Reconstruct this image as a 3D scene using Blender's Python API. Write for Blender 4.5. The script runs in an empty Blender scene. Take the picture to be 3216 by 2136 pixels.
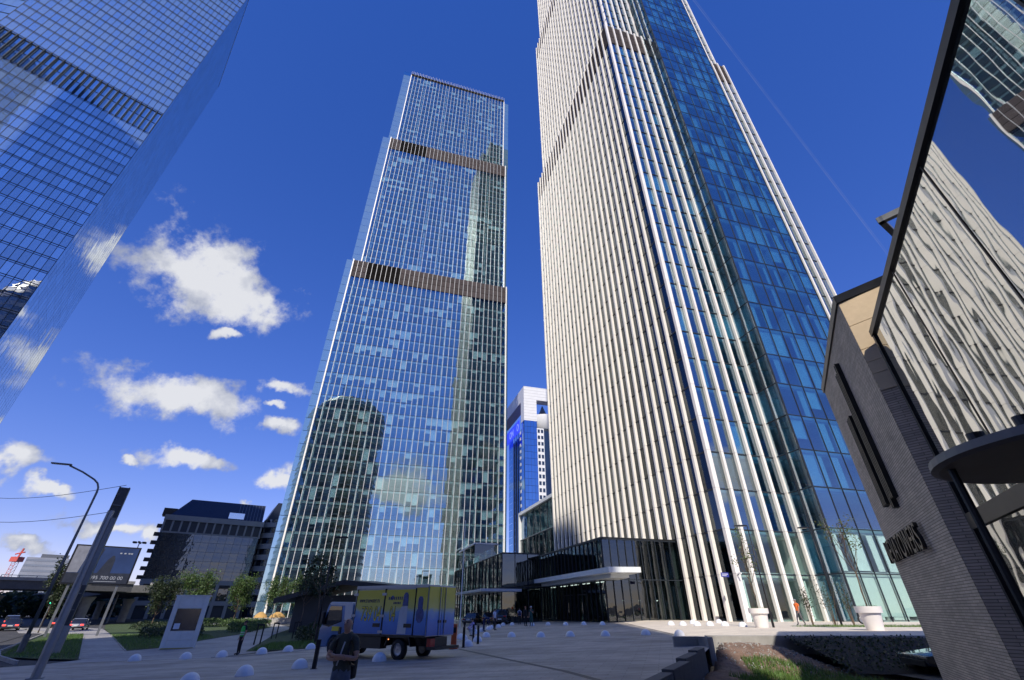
import bpy, bmesh, math, random
from mathutils import Vector, Matrix, Euler, noise
R = math.radians
RNG = random.Random(7)
sc = bpy.context.scene

# ------------------------------------------------------------------ camera
CAM = Vector((0, 0, 1.65)); PITCH = R(31.7); FPX = 1370.0
cd = bpy.data.cameras.new('camera'); cam = bpy.data.objects.new('camera', cd)
sc.collection.objects.link(cam); sc.camera = cam
cam.location = CAM; cam.rotation_euler = (math.pi / 2 + PITCH, 0, 0)
cd.sensor_width = 36; cd.lens = FPX / 3216 * 36; cd.clip_start = .1; cd.clip_end = 6000

# ------------------------------------------------------------------ sky, sun, exposure
SUN_EL = 41; SUN_AZ = 3.5
sc.view_settings.view_transform = 'Standard'; sc.view_settings.look = 'None'
sc.view_settings.gamma = 1; sc.view_settings.exposure = 0.22
sc.cycles.use_denoising = True
sc.cycles.max_bounces = 8; sc.cycles.diffuse_bounces = 3; sc.cycles.glossy_bounces = 4
sc.cycles.transparent_max_bounces = 12; sc.cycles.sample_clamp_indirect = 6
W = bpy.data.worlds.new('World'); sc.world = W; W.use_nodes = True
wt = W.node_tree; wt.nodes.clear()
def wn(t, **k):
    n = wt.nodes.new(t)
    for a, b in k.items(): setattr(n, a, b)
    return n
def wl(a, b): wt.links.new(a, b)
sky = wn('ShaderNodeTexSky', sky_type='NISHITA'); sky.sun_disc = False
sky.sun_elevation = R(SUN_EL); sky.sun_rotation = math.pi + R(SUN_AZ); sky.altitude = 150
sky.air_density = 1.0; sky.dust_density = 0; sky.ozone_density = 1.6
hs = wn('ShaderNodeHueSaturation'); hs.inputs['Saturation'].default_value = 1.7; hs.inputs['Hue'].default_value = .514
hs.inputs['Value'].default_value = 1.6
gm = wn('ShaderNodeGamma'); gm.inputs[1].default_value = .65; wl(sky.outputs[0], gm.inputs[0]); wl(gm.outputs[0], hs.inputs['Color'])
gr = wn('ShaderNodeMix', data_type='RGBA', blend_type='MULTIPLY'); gr.inputs[0].default_value = 1; gr.inputs[7].default_value = (.90, .80, 1.22, 1)
bg = wn('ShaderNodeBackground'); bg.inputs[1].default_value = .12; wl(hs.outputs[0], gr.inputs[6]); wl(gr.outputs[2], bg.inputs[0])
tc = wn('ShaderNodeTexCoord'); D = tc.outputs['Generated']
def wmath(op, a, b=None, c=None, clamp=False):
    n = wn('ShaderNodeMath', operation=op); n.use_clamp = clamp
    for i, v in enumerate((a, b, c)):
        if v is None: continue
        if isinstance(v, (int, float)): n.inputs[i].default_value = v
        else: wl(v, n.inputs[i])
    return n.outputs[0]
def wdot(vec):
    n = wn('ShaderNodeVectorMath', operation='DOT_PRODUCT'); wl(D, n.inputs[0]); n.inputs[1].default_value = vec
    return n.outputs['Value']
wpn = wn('ShaderNodeTexNoise'); wpn.inputs['Scale'].default_value = 11; wpn.inputs['Detail'].default_value = 5; wpn.inputs['Roughness'].default_value = .55; wl(D, wpn.inputs['Vector'])
wps = wn('ShaderNodeVectorMath', operation='SUBTRACT'); wl(wpn.outputs['Color'], wps.inputs[0]); wps.inputs[1].default_value = (.5, .5, .5)
wpm = wn('ShaderNodeVectorMath', operation='SCALE'); wl(wps.outputs[0], wpm.inputs[0]); wpm.inputs['Scale'].default_value = .11
wpa = wn('ShaderNodeVectorMath', operation='ADD'); wl(D, wpa.inputs[0]); wl(wpm.outputs[0], wpa.inputs[1]); DW = wpa.outputs[0]
def wdotw(vec):
    n = wn('ShaderNodeVectorMath', operation='DOT_PRODUCT'); wl(DW, n.inputs[0]); n.inputs[1].default_value = vec
    return n.outputs['Value']
CLOUDS = [((-0.5676, 0.6321, 0.5276), (4.906, 4.61, -1.193), (-5.34, 3.029, -10.257)), ((-0.5974, 0.731, 0.3298), (6.371, 4.619, -0.214), (-4.569, 5.342, -20.787)), ((-0.5489, 0.7094, 0.4421), (29.176, 18.489, 5.428), (-9.3, 34.967, -69.122)), ((-0.4519, 0.805, 0.3843), (15.956, 8.291, 0.095), (-7.787, 15.481, -43.058)), ((-0.4654, 0.8328, 0.2998), (26.264, 13.477, 1.67), (-4.677, 15.54, -51.866)), ((-0.5866, 0.7771, 0.2281), (12.13, 8.83, -1.079), (-9.334, 6.939, -48.156)), ((-0.4557, 0.8637, 0.2154), (22.92, 11.491, 0.097), (-3.626, 7.574, -40.599)), ((-0.7007, 0.6984, 0.146), (20.898, 20.541, -1.38), (-11.053, 5.753, -81.718)), ((-0.7387, 0.6481, 0.185), (20.739, 24.24, -4.805), (-10.53, 0.186, -44.509)), ((-0.6498, 0.7517, 0.1124), (14.164, 11.657, -0.52), (-5.914, 4.328, -64.076)), ((-0.4831, 0.8574, 0.1777), (33.095, 18.457, -1.897), (-14.141, 14.206, -108.513)), ((-0.712, 0.6981, 0.0752), (20.48, 20.47, -2.776), (-10.992, -1.412, -91.501)), ((-0.6041, 0.79, 0.1047), (22.435, 18.68, -16.282), (-27.875, -14.331, -54.851)), ((-0.476, 0.8085, 0.346), (36.591, 20.694, 0.539), (-13.709, 26.383, -82.221)), ((-0.6396, 0.7356, 0.2233), (64.99, 54.123, 5.607), (-10.758, 24.762, -114.332)),
  # the same kind of fair-weather clouds all round the horizon
  ((.55, .80, .16), (6, -4, 0), (0, -4, 24)), ((.80, -.52, .25), (4, 6, 0), (4, 0, 16)), ((.25, -.93, .22), (6, 1.5, 0), (0, 5, 20)),
  ((-.45, -.85, .28), (5, -3, 0), (2, 5, 15)), ((-.93, -.2, .26), (1, 6, 0), (4, 0, 16)), ((.95, .22, .22), (1, -6, 0), (-4, 0, 18))]
best = None
for c, u, v in CLOUDS:
    du = wmath('SUBTRACT', wdotw(u), sum(a * b for a, b in zip(c, u)))
    dv = wmath('SUBTRACT', wdotw(v), sum(a * b for a, b in zip(c, v)))
    r = wmath('SQRT', wmath('MULTIPLY_ADD', du, du, wmath('MULTIPLY', dv, dv)))
    front = wmath('GREATER_THAN', wdot(c), 0.3)
    m = wmath('SUBTRACT', wmath('MULTIPLY', wmath('SUBTRACT', 4.0, r), front), 3.0)   # 1 at centre, 0 at rim, negative outside
    best = m if best is None else wmath('MAXIMUM', best, m)
best = wmath('MAXIMUM', best, -1.0)
def wnoise(scale, detail, rough, off=(0, 0, 0)):
    mp = wn('ShaderNodeMapping'); wl(D, mp.inputs[0]); mp.inputs['Location'].default_value = off
    n = wn('ShaderNodeTexNoise'); n.inputs['Scale'].default_value = scale; n.inputs['Detail'].default_value = detail
    n.inputs['Roughness'].default_value = rough; wl(mp.outputs[0], n.inputs['Vector']); return n.outputs['Fac']
n1 = wnoise(8, 10, .62); n2 = wnoise(24, 7, .62, (3, 1, 2)); n3 = wnoise(13, 7, .6, (0, .02, .06))
dens = wmath('MULTIPLY_ADD', wmath('SUBTRACT', n1, .43), 1.9, best)
dens = wmath('MULTIPLY_ADD', wmath('SUBTRACT', n2, .5), 1.5, dens)
mr = wn('ShaderNodeMapRange', interpolation_type='SMOOTHSTEP'); mr.inputs[1].default_value = .02; mr.inputs[2].default_value = .66
wl(dens, mr.inputs[0]); cfac = wmath('MULTIPLY', mr.outputs[0], .94)
# a thin pair of contrails, a great circle across the sky
cn = (-0.61955, 0.78158, -0.07268)
dd = wdot(cn)
def trail(off, w, st):
    e = wmath('ABSOLUTE', wmath('SUBTRACT', dd, off))
    return wmath('MULTIPLY', wmath('SUBTRACT', 1.0, wmath('DIVIDE', e, w), clamp=True), st)
tr = wmath('MAXIMUM', trail(.0010, .0011, .24), trail(-.0012, .0010, .16))
tr = wmath('MULTIPLY', tr, wmath('MULTIPLY', wmath('GREATER_THAN', wdot((.5, .45, .74)), .5), wmath('MULTIPLY_ADD', n2, 1.6, -.2, clamp=True)))
cfac = wmath('MAXIMUM', cfac, tr)
cr = wn('ShaderNodeValToRGB'); cr.color_ramp.elements[0].position = .36; cr.color_ramp.elements[0].color = (.40, .44, .56, 1)
cr.color_ramp.elements[1].position = .62; cr.color_ramp.elements[1].color = (.86, .87, .90, 1)
wl(wmath('MULTIPLY_ADD', best, .28, wmath('MULTIPLY', n3, .9)), cr.inputs[0])
bg2 = wn('ShaderNodeBackground'); bg2.inputs[1].default_value = .80; wl(cr.outputs[0], bg2.inputs[0])
mx = wn('ShaderNodeMixShader'); wl(cfac, mx.inputs[0]); wl(bg.outputs[0], mx.inputs[1]); wl(bg2.outputs[0], mx.inputs[2])
wo = wn('ShaderNodeOutputWorld'); wl(mx.outputs[0], wo.inputs[0])

sd = bpy.data.lights.new('sun', 'SUN'); sd.energy = 4.3; sd.angle = R(.55); sd.color = (1, .93, .82)
sun = bpy.data.objects.new('sun', sd); sc.collection.objects.link(sun)
sun.rotation_euler = (R(90 - SUN_EL), 0, R(-SUN_AZ)); sun.location = (0, -60, 120)

# ------------------------------------------------------------------ mesh helpers
COL = sc.collection
def link(o): COL.objects.link(o); return o
class MB:
    """collects faces; every face has a material slot index"""
    def __init__(s): s.v = []; s.f = []; s.m = []
    def face(s, pts, m=0):
        i = len(s.v); s.v += [tuple(p) for p in pts]; s.f.append(tuple(range(i, i + len(pts)))); s.m.append(m); return s
    def box(s, c, d, m=0, rz=0, mat=None):
        x, y, z = d[0] / 2, d[1] / 2, d[2] / 2
        M = mat if mat is not None else Matrix.Translation(c) @ Matrix.Rotation(rz, 4, 'Z')
        i = len(s.v)
        for p in ((-x,-y,-z),(x,-y,-z),(x,y,-z),(-x,y,-z),(-x,-y,z),(x,-y,z),(x,y,z),(-x,y,z)): s.v.append(tuple(M @ Vector(p)))
        for f in ((0,3,2,1),(4,5,6,7),(0,1,5,4),(1,2,6,5),(2,3,7,6),(3,0,4,7)): s.f.append(tuple(i + k for k in f)); s.m.append(m)
        return s
    def bx(s, x0, x1, y0, y1, z0, z1, m=0):
        return s.box(((x0 + x1) / 2, (y0 + y1) / 2, (z0 + z1) / 2), (x1 - x0, y1 - y0, z1 - z0), m)
    def prism(s, poly, z0, z1, m=0, mtop=None):
        """vertical prism over an xy polygon (counter-clockwise)"""
        n = len(poly); i = len(s.v)
        f0 = z0 if callable(z0) else (lambda x, y: z0); f1 = z1 if callable(z1) else (lambda x, y: z1)
        for x, y in poly: s.v.append((x, y, f0(x, y)))
        for x, y in poly: s.v.append((x, y, f1(x, y)))
        s.f.append(tuple(range(i + n - 1, i - 1, -1))); s.m.append(m)
        s.f.append(tuple(range(i + n, i + 2 * n))); s.m.append(m if mtop is None else mtop)
        for k in range(n):
            a, b = i + k, i + (k + 1) % n; s.f.append((a, b, b + n, a + n)); s.m.append(m)
        return s
    def extr(s, prof, y0, y1, m=0, ax='y'):
        """profile polygon in xz extruded along y (or in yz along x)"""
        n = len(prof); i = len(s.v)
        for yy in (y0, y1):
            for a, z in prof: s.v.append((a, yy, z) if ax == 'y' else (yy, a, z))
        s.f.append(tuple(range(i, i + n))); s.f.append(tuple(range(i + 2 * n - 1, i + n - 1, -1))); s.m += [m, m]
        for k in range(n):
            a, b = i + k, i + (k + 1) % n; s.f.append((b, a, a + n, b + n)); s.m.append(m)
        return s
    def tube(s, pts, r, m=0, n=8, cap=True):
        pts = [Vector(p) for p in pts]; rs = r if isinstance(r, (list, tuple)) else [r] * len(pts)
        i0 = len(s.v); up = Vector((0, 0, 1))
        for k, p in enumerate(pts):
            d = (pts[min(k + 1, len(pts) - 1)] - pts[max(k - 1, 0)]).normalized()
            a = d.cross(up)
            if a.length < 1e-3: a = d.cross(Vector((0, 1, 0)))
            a.normalize(); b = d.cross(a).normalized()
            for j in range(n):
                t = 2 * math.pi * j / n; s.v.append(tuple(p + a * (rs[k] * math.cos(t)) + b * (rs[k] * math.sin(t))))
        for k in range(len(pts) - 1):
            for j in range(n):
                a = i0 + k * n + j; b = i0 + k * n + (j + 1) % n
                s.f.append((a, b, b + n, a + n)); s.m.append(m)
        if cap:
            s.f.append(tuple(range(i0 + n - 1, i0 - 1, -1))); s.m.append(m)
            e = i0 + (len(pts) - 1) * n; s.f.append(tuple(range(e, e + n))); s.m.append(m)
        return s
    def lathe(s, prof, c=(0, 0, 0), n=24, m=0, sx=1, sy=1, a0=0, a1=2 * math.pi):
        i0 = len(s.v); full = abs(a1 - a0 - 2 * math.pi) < 1e-6; nn = n if full else n + 1
        for r, z in prof:
            for j in range(nn):
                t = a0 + (a1 - a0) * j / n; s.v.append((c[0] + sx * r * math.cos(t), c[1] + sy * r * math.sin(t), c[2] + z))
        for k in range(len(prof) - 1):
            for j in range(n):
                a = i0 + k * nn + j; b = i0 + k * nn + (j + 1) % nn
                s.f.append((a, b, b + nn, a + nn)); s.m.append(m)
        return s
    def mesh(s, name, mats, smooth=False):
        me = bpy.data.meshes.new(name); me.from_pydata(s.v, [], s.f)
        for mt in (mats if isinstance(mats, (list, tuple)) else [mats]): me.materials.append(mt)
        me.polygons.foreach_set('material_index', s.m)
        if smooth: me.polygons.foreach_set('use_smooth', [True] * len(s.f))
        me.update(); return me
    def build(s, name, mats, parent=None, smooth=False, bevel=0, loc=None, rot=None, kind=None, auto=None):
        me = s.mesh(name, mats, smooth)
        if bevel or auto:
            bm = bmesh.new(); bm.from_mesh(me); bmesh.ops.remove_doubles(bm, verts=bm.verts, dist=1e-4)
            if bevel:
                es = [e for e in bm.edges if len(e.link_faces) == 2 and e.calc_face_angle(0) > .5]
                bmesh.ops.bevel(bm, geom=es, offset=bevel, segments=2, profile=.6, affect='EDGES', clamp_overlap=True)
            bm.to_mesh(me); bm.free()
            if smooth or auto:
                me.polygons.foreach_set('use_smooth', [True] * len(me.polygons))
                me.set_sharp_from_angle(angle=R(auto or 40))
        o = bpy.data.objects.new(name, me); link(o); o.parent = parent
        if loc is not None: o.location = loc
        if rot is not None: o.rotation_euler = rot
        if kind: o['kind'] = kind
        return o
def inst(me, name, parent, loc=(0, 0, 0), rot=(0, 0, 0), scale=None):
    o = bpy.data.objects.new(name, me); link(o); o.parent = parent; o.location = loc; o.rotation_euler = rot
    if scale: o.scale = scale
    return o
def tag(o, label, cat, group=None, kind=None):
    if label: o['label'] = label
    if cat: o['category'] = cat
    if group: o['group'] = group
    if kind: o['kind'] = kind
    return o
def thing(name, label, cat, loc=(0, 0, 0), rz=0, group=None):
    o = bpy.data.objects.new(name, None); link(o); o.empty_display_size = .3
    o.location = loc; o.rotation_euler = (0, 0, rz); return tag(o, label, cat, group)
def struct(o): o['kind'] = 'structure'; return o
def copy_tree(o, parent=None):
    c = o.copy(); link(c); c.parent = parent
    for ch in list(o.children): copy_tree(ch, c)
    return c
def text_part(name, body, h, w, depth, m, parent, M, bold=0.0):
    """lettering as a mesh h high and w wide (baseline left at origin of M, reading along +x, up +z)"""
    cu = bpy.data.curves.new('lettering', 'FONT'); cu.body = body; cu.extrude = .02; cu.offset = bold
    t = bpy.data.objects.new('lettering', cu); link(t)
    dg = bpy.context.evaluated_depsgraph_get(); dg.update()
    me = bpy.data.meshes.new_from_object(t.evaluated_get(dg)); bpy.data.objects.remove(t); bpy.data.curves.remove(cu)
    xs = [v.co.x for v in me.vertices]; ys = [v.co.y for v in me.vertices]
    x0, x1, y0, y1 = min(xs), max(xs), min(ys), max(ys)
    for v in me.vertices:
        v.co = Vector(((v.co.x - x0) / (x1 - x0) * w, -v.co.z / .02 * depth / 2, (v.co.y - y0) / (y1 - y0) * h))
    me.materials.clear(); me.materials.append(m); me.name = name
    o = bpy.data.objects.new(name, me); link(o); o.parent = parent; o.matrix_local = M; return o
ORD = ['first','second','third','fourth','fifth','sixth','seventh','eighth','ninth','tenth','eleventh','twelfth']

# ------------------------------------------------------------------ materials
MATS = {}
def mat(name, col, rough=.6, metal=0, var=.12, scale=2.0, bump=0.0, bscale=None, spec=.5, dirt=0.0, dirtcol=(.1,.09,.08), rand=0.0, coat=0, emit=None):
    if name in MATS: return MATS[name]
    m = bpy.data.materials.new(name); m.use_nodes = True; nt = m.node_tree; b = nt.nodes['Principled BSDF']
    b.inputs['Roughness'].default_value = rough; b.inputs['Metallic'].default_value = metal
    b.inputs['Specular IOR Level'].default_value = spec; b.inputs['Coat Weight'].default_value = coat
    t = nt.nodes.new('ShaderNodeTexCoord'); no = nt.nodes.new('ShaderNodeTexNoise')
    no.inputs['Scale'].default_value = scale; no.inputs['Detail'].default_value = 6; no.inputs['Roughness'].default_value = .6
    nt.links.new(t.outputs['Object'], no.inputs['Vector'])
    rp = nt.nodes.new('ShaderNodeValToRGB'); e = rp.color_ramp.elements
    e[0].position = .3; e[1].position = .72
    e[0].color = tuple(c * (1 - var) for c in col) + (1,); e[1].color = tuple(min(1, c * (1 + var)) for c in col) + (1,)
    nt.links.new(no.outputs['Fac'], rp.inputs[0]); out = rp.outputs[0]
    if rand:
        oi = nt.nodes.new('ShaderNodeObjectInfo'); h = nt.nodes.new('ShaderNodeHueSaturation')
        mm = nt.nodes.new('ShaderNodeMapRange'); mm.inputs[3].default_value = 1 - rand; mm.inputs[4].default_value = 1 + rand
        nt.links.new(oi.outputs['Random'], mm.inputs[0]); nt.links.new(mm.outputs[0], h.inputs['Value']); nt.links.new(out, h.inputs['Color']); out = h.outputs[0]
    if dirt:
        n2 = nt.nodes.new('ShaderNodeTexNoise'); n2.inputs['Scale'].default_value = scale * .35; n2.inputs['Detail'].default_value = 9; n2.inputs['Roughness'].default_value = .7
        nt.links.new(t.outputs['Object'], n2.inputs['Vector'])
        r2 = nt.nodes.new('ShaderNodeMapRange'); r2.inputs[1].default_value = .5; r2.inputs[2].default_value = .75; r2.inputs[4].default_value = dirt
        nt.links.new(n2.outputs['Fac'], r2.inputs[0])
        mi = nt.nodes.new('ShaderNodeMix'); mi.data_type = 'RGBA'; nt.links.new(r2.outputs[0], mi.inputs[0]); nt.links.new(out, mi.inputs[6])
        mi.inputs[7].default_value = dirtcol + (1,); out = mi.outputs[2]
    nt.links.new(out, b.inputs['Base Color'])
    rr = nt.nodes.new('ShaderNodeMapRange'); rr.inputs[3].default_value = max(.02, rough - .08); rr.inputs[4].default_value = min(1, rough + .1)
    nt.links.new(no.outputs['Fac'], rr.inputs[0]); nt.links.new(rr.outputs[0], b.inputs['Roughness'])
    if bump:
        n3 = nt.nodes.new('ShaderNodeTexNoise'); n3.inputs['Scale'].default_value = bscale or scale * 8; n3.inputs['Detail'].default_value = 5
        nt.links.new(t.outputs['Object'], n3.inputs['Vector'])
        bu = nt.nodes.new('ShaderNodeBump'); bu.inputs['Strength'].default_value = bump; bu.inputs['Distance'].default_value = .05
        nt.links.new(n3.outputs['Fac'], bu.inputs['Height']); nt.links.new(bu.outputs[0], b.inputs['Normal'])
    if emit: b.inputs['Emission Color'].default_value = emit[0] + (1,); b.inputs['Emission Strength'].default_value = emit[1]
    MATS[name] = m; return m
def glass(name, tint, f0, rough=.01, wave=.0, wscale=.4, wdist=.02, opaque=None, refl=(.95, .98, 1), rvar=.0, wdir=(1, 1, 1)):
    """coated glazing: mirror part by Schlick on the real incidence angle, rest passes tinted (or meets an opaque back-painted pane)"""
    if name in MATS: return MATS[name]
    m = bpy.data.materials.new(name); m.use_nodes = True; nt = m.node_tree; nt.nodes.clear()
    N = nt.nodes.new; L = nt.links.new
    out = N('ShaderNodeOutputMaterial'); g = N('ShaderNodeNewGeometry'); tcn = N('ShaderNodeTexCoord')
    nrm = g.outputs['Normal']
    gl = N('ShaderNodeBsdfGlossy'); gl.inputs['Roughness'].default_value = rough; gl.inputs['Color'].default_value = refl + (1,)
    if wave:
        mp = N('ShaderNodeMapping'); mp.inputs['Scale'].default_value = wdir; L(tcn.outputs['Object'], mp.inputs[0])
        no = N('ShaderNodeTexNoise'); no.inputs['Scale'].default_value = wscale; no.inputs['Detail'].default_value = 2.0; L(mp.outputs[0], no.inputs['Vector'])
        bu = N('ShaderNodeBump'); bu.inputs['Strength'].default_value = wave; bu.inputs['Distance'].default_value = wdist
        L(no.outputs['Fac'], bu.inputs['Height']); L(bu.outputs[0], gl.inputs['Normal'])
    d = N('ShaderNodeVectorMath'); d.operation = 'DOT_PRODUCT'; L(nrm, d.inputs[0]); L(g.outputs['Incoming'], d.inputs[1])
    def M_(op, a, b=None):
        n = N('ShaderNodeMath'); n.operation = op
        for i, v in enumerate((a, b)):
            if v is None: continue
            if isinstance(v, (int, float)): n.inputs[i].default_value = v
            else: L(v, n.inputs[i])
        return n.outputs[0]
    c = M_('ABSOLUTE', d.outputs['Value']); s5 = M_('POWER', M_('SUBTRACT', 1.0, c), 5.0)
    base = f0
    if rvar:
        oi = N('ShaderNodeObjectInfo'); wn_ = N('ShaderNodeTexWhiteNoise'); wn_.noise_dimensions = '4D'
        at = N('ShaderNodeAttribute'); at.attribute_name = 'rnd'
        L(oi.outputs['Random'], wn_.inputs['W']); L(at.outputs['Vector'], wn_.inputs['Vector'])
        base = M_('ADD', f0 - rvar / 2, M_('MULTIPLY', wn_.outputs['Value'], rvar))
    fac = M_('ADD', base, M_('MULTIPLY', s5, M_('SUBTRACT', 1.0, base)))
    if opaque is None:
        tr = N('ShaderNodeBsdfTransparent'); tr.inputs['Color'].default_value = tint + (1,); low = tr.outputs[0]
    else:
        df = N('ShaderNodeBsdfPrincipled'); df.inputs['Base Color'].default_value = opaque + (1,); df.inputs['Roughness'].default_value = .5; df.inputs['Specular IOR Level'].default_value = .1; low = df.outputs[0]
    mx = N('ShaderNodeMixShader'); L(fac, mx.inputs[0]); L(low, mx.inputs[1]); L(gl.outputs[0], mx.inputs[2]); L(mx.outputs[0], out.inputs[0])
    MATS[name] = m; return m
M = dict(
 fin=mat('white_stone_fin', (.84, .80, .735), .45, var=.05, scale=.35, dirt=.14, dirtcol=(.50, .46, .40), rand=.035),
 fin1=mat('pale_metal_fin', (.50, .50, .50), .4, var=.05, scale=.35, dirt=.1, dirtcol=(.36, .35, .34), rand=.05),
 fin_edge=mat('fin_side_metal', (.55, .55, .53), .35, metal=.3, var=.08),
 mullion=mat('dark_aluminium_mullion', (.028, .035, .045), .5, metal=0, var=.2, spec=.12),
 louvre=mat('louvre_panel_grey', (.090, .076, .076), .8, spec=.08, var=.2, scale=1.2, bump=.2, rand=.14),
 louvre_dark=mat('louvre_panel_dark', (.012, .011, .011), .9, spec=.05, var=.2, rand=.2),
 slab=mat('ceiling_white', (.50, .55, .55), .8, var=.08, scale=.4),
 core=mat('core_wall', (.22, .22, .21), .8, var=.25, scale=.15),
 column=mat('column_white', (.75, .75, .72), .7, var=.06),
 partition=mat('partition_white', (.66, .68, .66), .8, var=.1, scale=.5),
 blind=mat('roller_blind', (.84, .88, .86), .85, var=.15, scale=.6, rand=.2),
 glassT1=glass('tower_glass', (.77, .87, .90), .29, refl=(.84, 1, .98), wave=.35, wscale=.30, wdist=.02, rvar=.08),
 glassT2=glass('tower_glass_clear', (.50, .72, .82), .25, wave=.3, wscale=.35, wdist=.05, rvar=.06),
 glassA=glass('tower_glass_side', (.24, .34, .42), .07, wave=.3, wscale=.35, wdist=.05, rvar=.05),
 glassCorner=glass('tower_corner_glass', (0, 0, 0), .45, opaque=(.10, .19, .28), refl=(.85, 1, .98), wave=.3, wscale=.3, wdist=.02, rvar=.1),
 glassDark=glass('dark_lobby_glass', (.40, .46, .47), .10, wave=.3, wscale=.5, wdist=.05),
 glassLeft=glass('blue_mirror_glass', (0, 0, 0), .58, wave=.25, wscale=.35, wdist=.04, opaque=(.15, .24, .38), refl=(.96, 1, 1), rvar=.26),
 glassG=glass('grey_mirror_glass', (0, 0, 0), .50, wave=1.0, wscale=.9, wdist=.0038, opaque=(.012, .014, .015), wdir=(1, 1, .45)),
 glassBlue=glass('cobalt_glass', (0, 0, 0), .55, opaque=(.006, .03, .16), refl=(.45, .72, 1), wave=.2, wscale=.3, wdist=.03, rvar=.1),
 glassOffice=glass('black_mirror_glass', (0, 0, 0), .11, opaque=(.010, .020, .034), wave=1.0, wscale=.5, wdist=.03),
 white=mat('white_metal', (.72, .73, .72), .35, var=.05, dirt=.12, dirtcol=(.4, .39, .36)),
 whiteStone=mat('white_cladding', (.74, .75, .77), .6, var=.06, scale=.3),
 dark=mat('black_steel', (.022, .023, .025), .4, metal=.4, var=.25),
 grey=mat('grey_steel', (.20, .21, .22), .42, metal=.5, var=.2, dirt=.2),
 concrete=mat('concrete', (.33, .32, .30), .85, var=.15, scale=1.5, bump=.25, dirt=.35, dirtcol=(.16, .15, .13)),
 darkconcrete=mat('dark_concrete', (.105, .105, .107), .85, var=.2, scale=2, bump=.3, dirt=.3),
 asphalt=mat('asphalt', (.055, .055, .057), .9, var=.3, scale=1.2, bump=.3, bscale=40, dirt=.3, dirtcol=(.085, .082, .08)),
 rubber=mat('rubber', (.018, .018, .018), .8, var=.3),
 chrome=mat('chrome', (.6, .6, .6), .15, metal=1, var=.05),
 bark=mat('bark', (.16, .115, .08), .9, var=.35, scale=9, bump=.6),
 soil=mat('soil', (.20, .125, .085), .95, var=.4, scale=3, bump=.9, bscale=18, dirt=.5, dirtcol=(.33, .28, .23)),
)
# ------------------------------------------------------------------ the setting
def gz(x, y=0): return max(-.9, min(.55, .035 * x))
def paving(name, col, bw, bh, rz=0, mortar=.75, var=.1, rough=.75, stain=.35, bump=.35):
    m = bpy.data.materials.new(name); m.use_nodes = True; nt = m.node_tree; b = nt.nodes['Principled BSDF']; N = nt.nodes.new; L = nt.links.new
    t = N('ShaderNodeTexCoord'); mp = N('ShaderNodeMapping'); mp.inputs['Rotation'].default_value = (0, 0, rz); L(t.outputs['Object'], mp.inputs[0])
    br = N('ShaderNodeTexBrick'); br.inputs['Scale'].default_value = 1; br.inputs['Brick Width'].default_value = bw; br.inputs['Row Height'].default_value = bh
    br.inputs['Mortar Size'].default_value = .010; br.inputs['Bias'].default_value = 0
    br.inputs['Color1'].default_value = tuple(c * (1 - var) for c in col) + (1,); br.inputs['Color2'].default_value = tuple(c * (1 + var) for c in col) + (1,)
    br.inputs['Mortar'].default_value = tuple(c * mortar for c in col) + (1,); L(mp.outputs[0], br.inputs['Vector'])
    no = N('ShaderNodeTexNoise'); no.inputs['Scale'].default_value = .22; no.inputs['Detail'].default_value = 10; no.inputs['Roughness'].default_value = .68; L(t.outputs['Object'], no.inputs['Vector'])
    mr = N('ShaderNodeMapRange'); mr.inputs[1].default_value = .35; mr.inputs[2].default_value = .7; mr.inputs[3].default_value = 1 - stain; mr.inputs[4].default_value = 1.08; L(no.outputs['Fac'], mr.inputs[0])
    # long scuffs and tyre smears
    mp2 = N('ShaderNodeMapping'); mp2.inputs['Rotation'].default_value = (0, 0, .35); mp2.inputs['Scale'].default_value = (.12, 1.6, 1); L(t.outputs['Object'], mp2.inputs[0])
    n2 = N('ShaderNodeTexNoise'); n2.inputs['Scale'].default_value = .9; n2.inputs['Detail'].default_value = 6; n2.inputs['Roughness'].default_value = .65; L(mp2.outputs[0], n2.inputs['Vector'])
    m3 = N('ShaderNodeMapRange'); m3.inputs[1].default_value = .3; m3.inputs[2].default_value = .6; m3.inputs[3].default_value = 1 - stain * .8; m3.inputs[4].default_value = 1.0; L(n2.outputs['Fac'], m3.inputs[0])
    mu = N('ShaderNodeMath'); mu.operation = 'MULTIPLY'; L(mr.outputs[0], mu.inputs[0]); L(m3.outputs[0], mu.inputs[1])
    h = N('ShaderNodeHueSaturation'); L(br.outputs['Color'], h.inputs['Color']); L(mu.outputs[0], h.inputs['Value']); L(h.outputs[0], b.inputs['Base Color'])
    b.inputs['Roughness'].default_value = rough
    bu = N('ShaderNodeBump'); bu.inputs['Strength'].default_value = bump; bu.inputs['Distance'].default_value = .01
    iv = N('ShaderNodeMath'); iv.operation = 'MULTIPLY_ADD'; iv.inputs[1].default_value = -1; L(br.outputs['Fac'], iv.inputs[0]); L(n2.outputs['Fac'], iv.inputs[2])
    L(iv.outputs[0], bu.inputs['Height']); L(bu.outputs[0], b.inputs['Normal'])
    MATS[name] = m; return m
M['plaza'] = paving('plaza_paving', (.55, .49, .415), .9, .3, rz=.29, stain=.45, mortar=.6)
M['terrace'] = paving('terrace_paving', (.68, .60, .49), 1.2, .4, rz=-.28, stain=.12)
M['path'] = paving('path_paving', (.42, .40, .38), .5, .25, rz=.6, stain=.3)
M['grassy'] = mat('lawn_soil', (.052, .082, .026), .95, var=.4, scale=2.2, bump=.8, bscale=30)
XS = sorted(set([-900, -500, -300, -180, -110, -70, -45, -.9 / .035, -20, -10, 0, 10, .55 / .035, 25, 40, 70, 120, 300, 600, 1200]))
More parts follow.
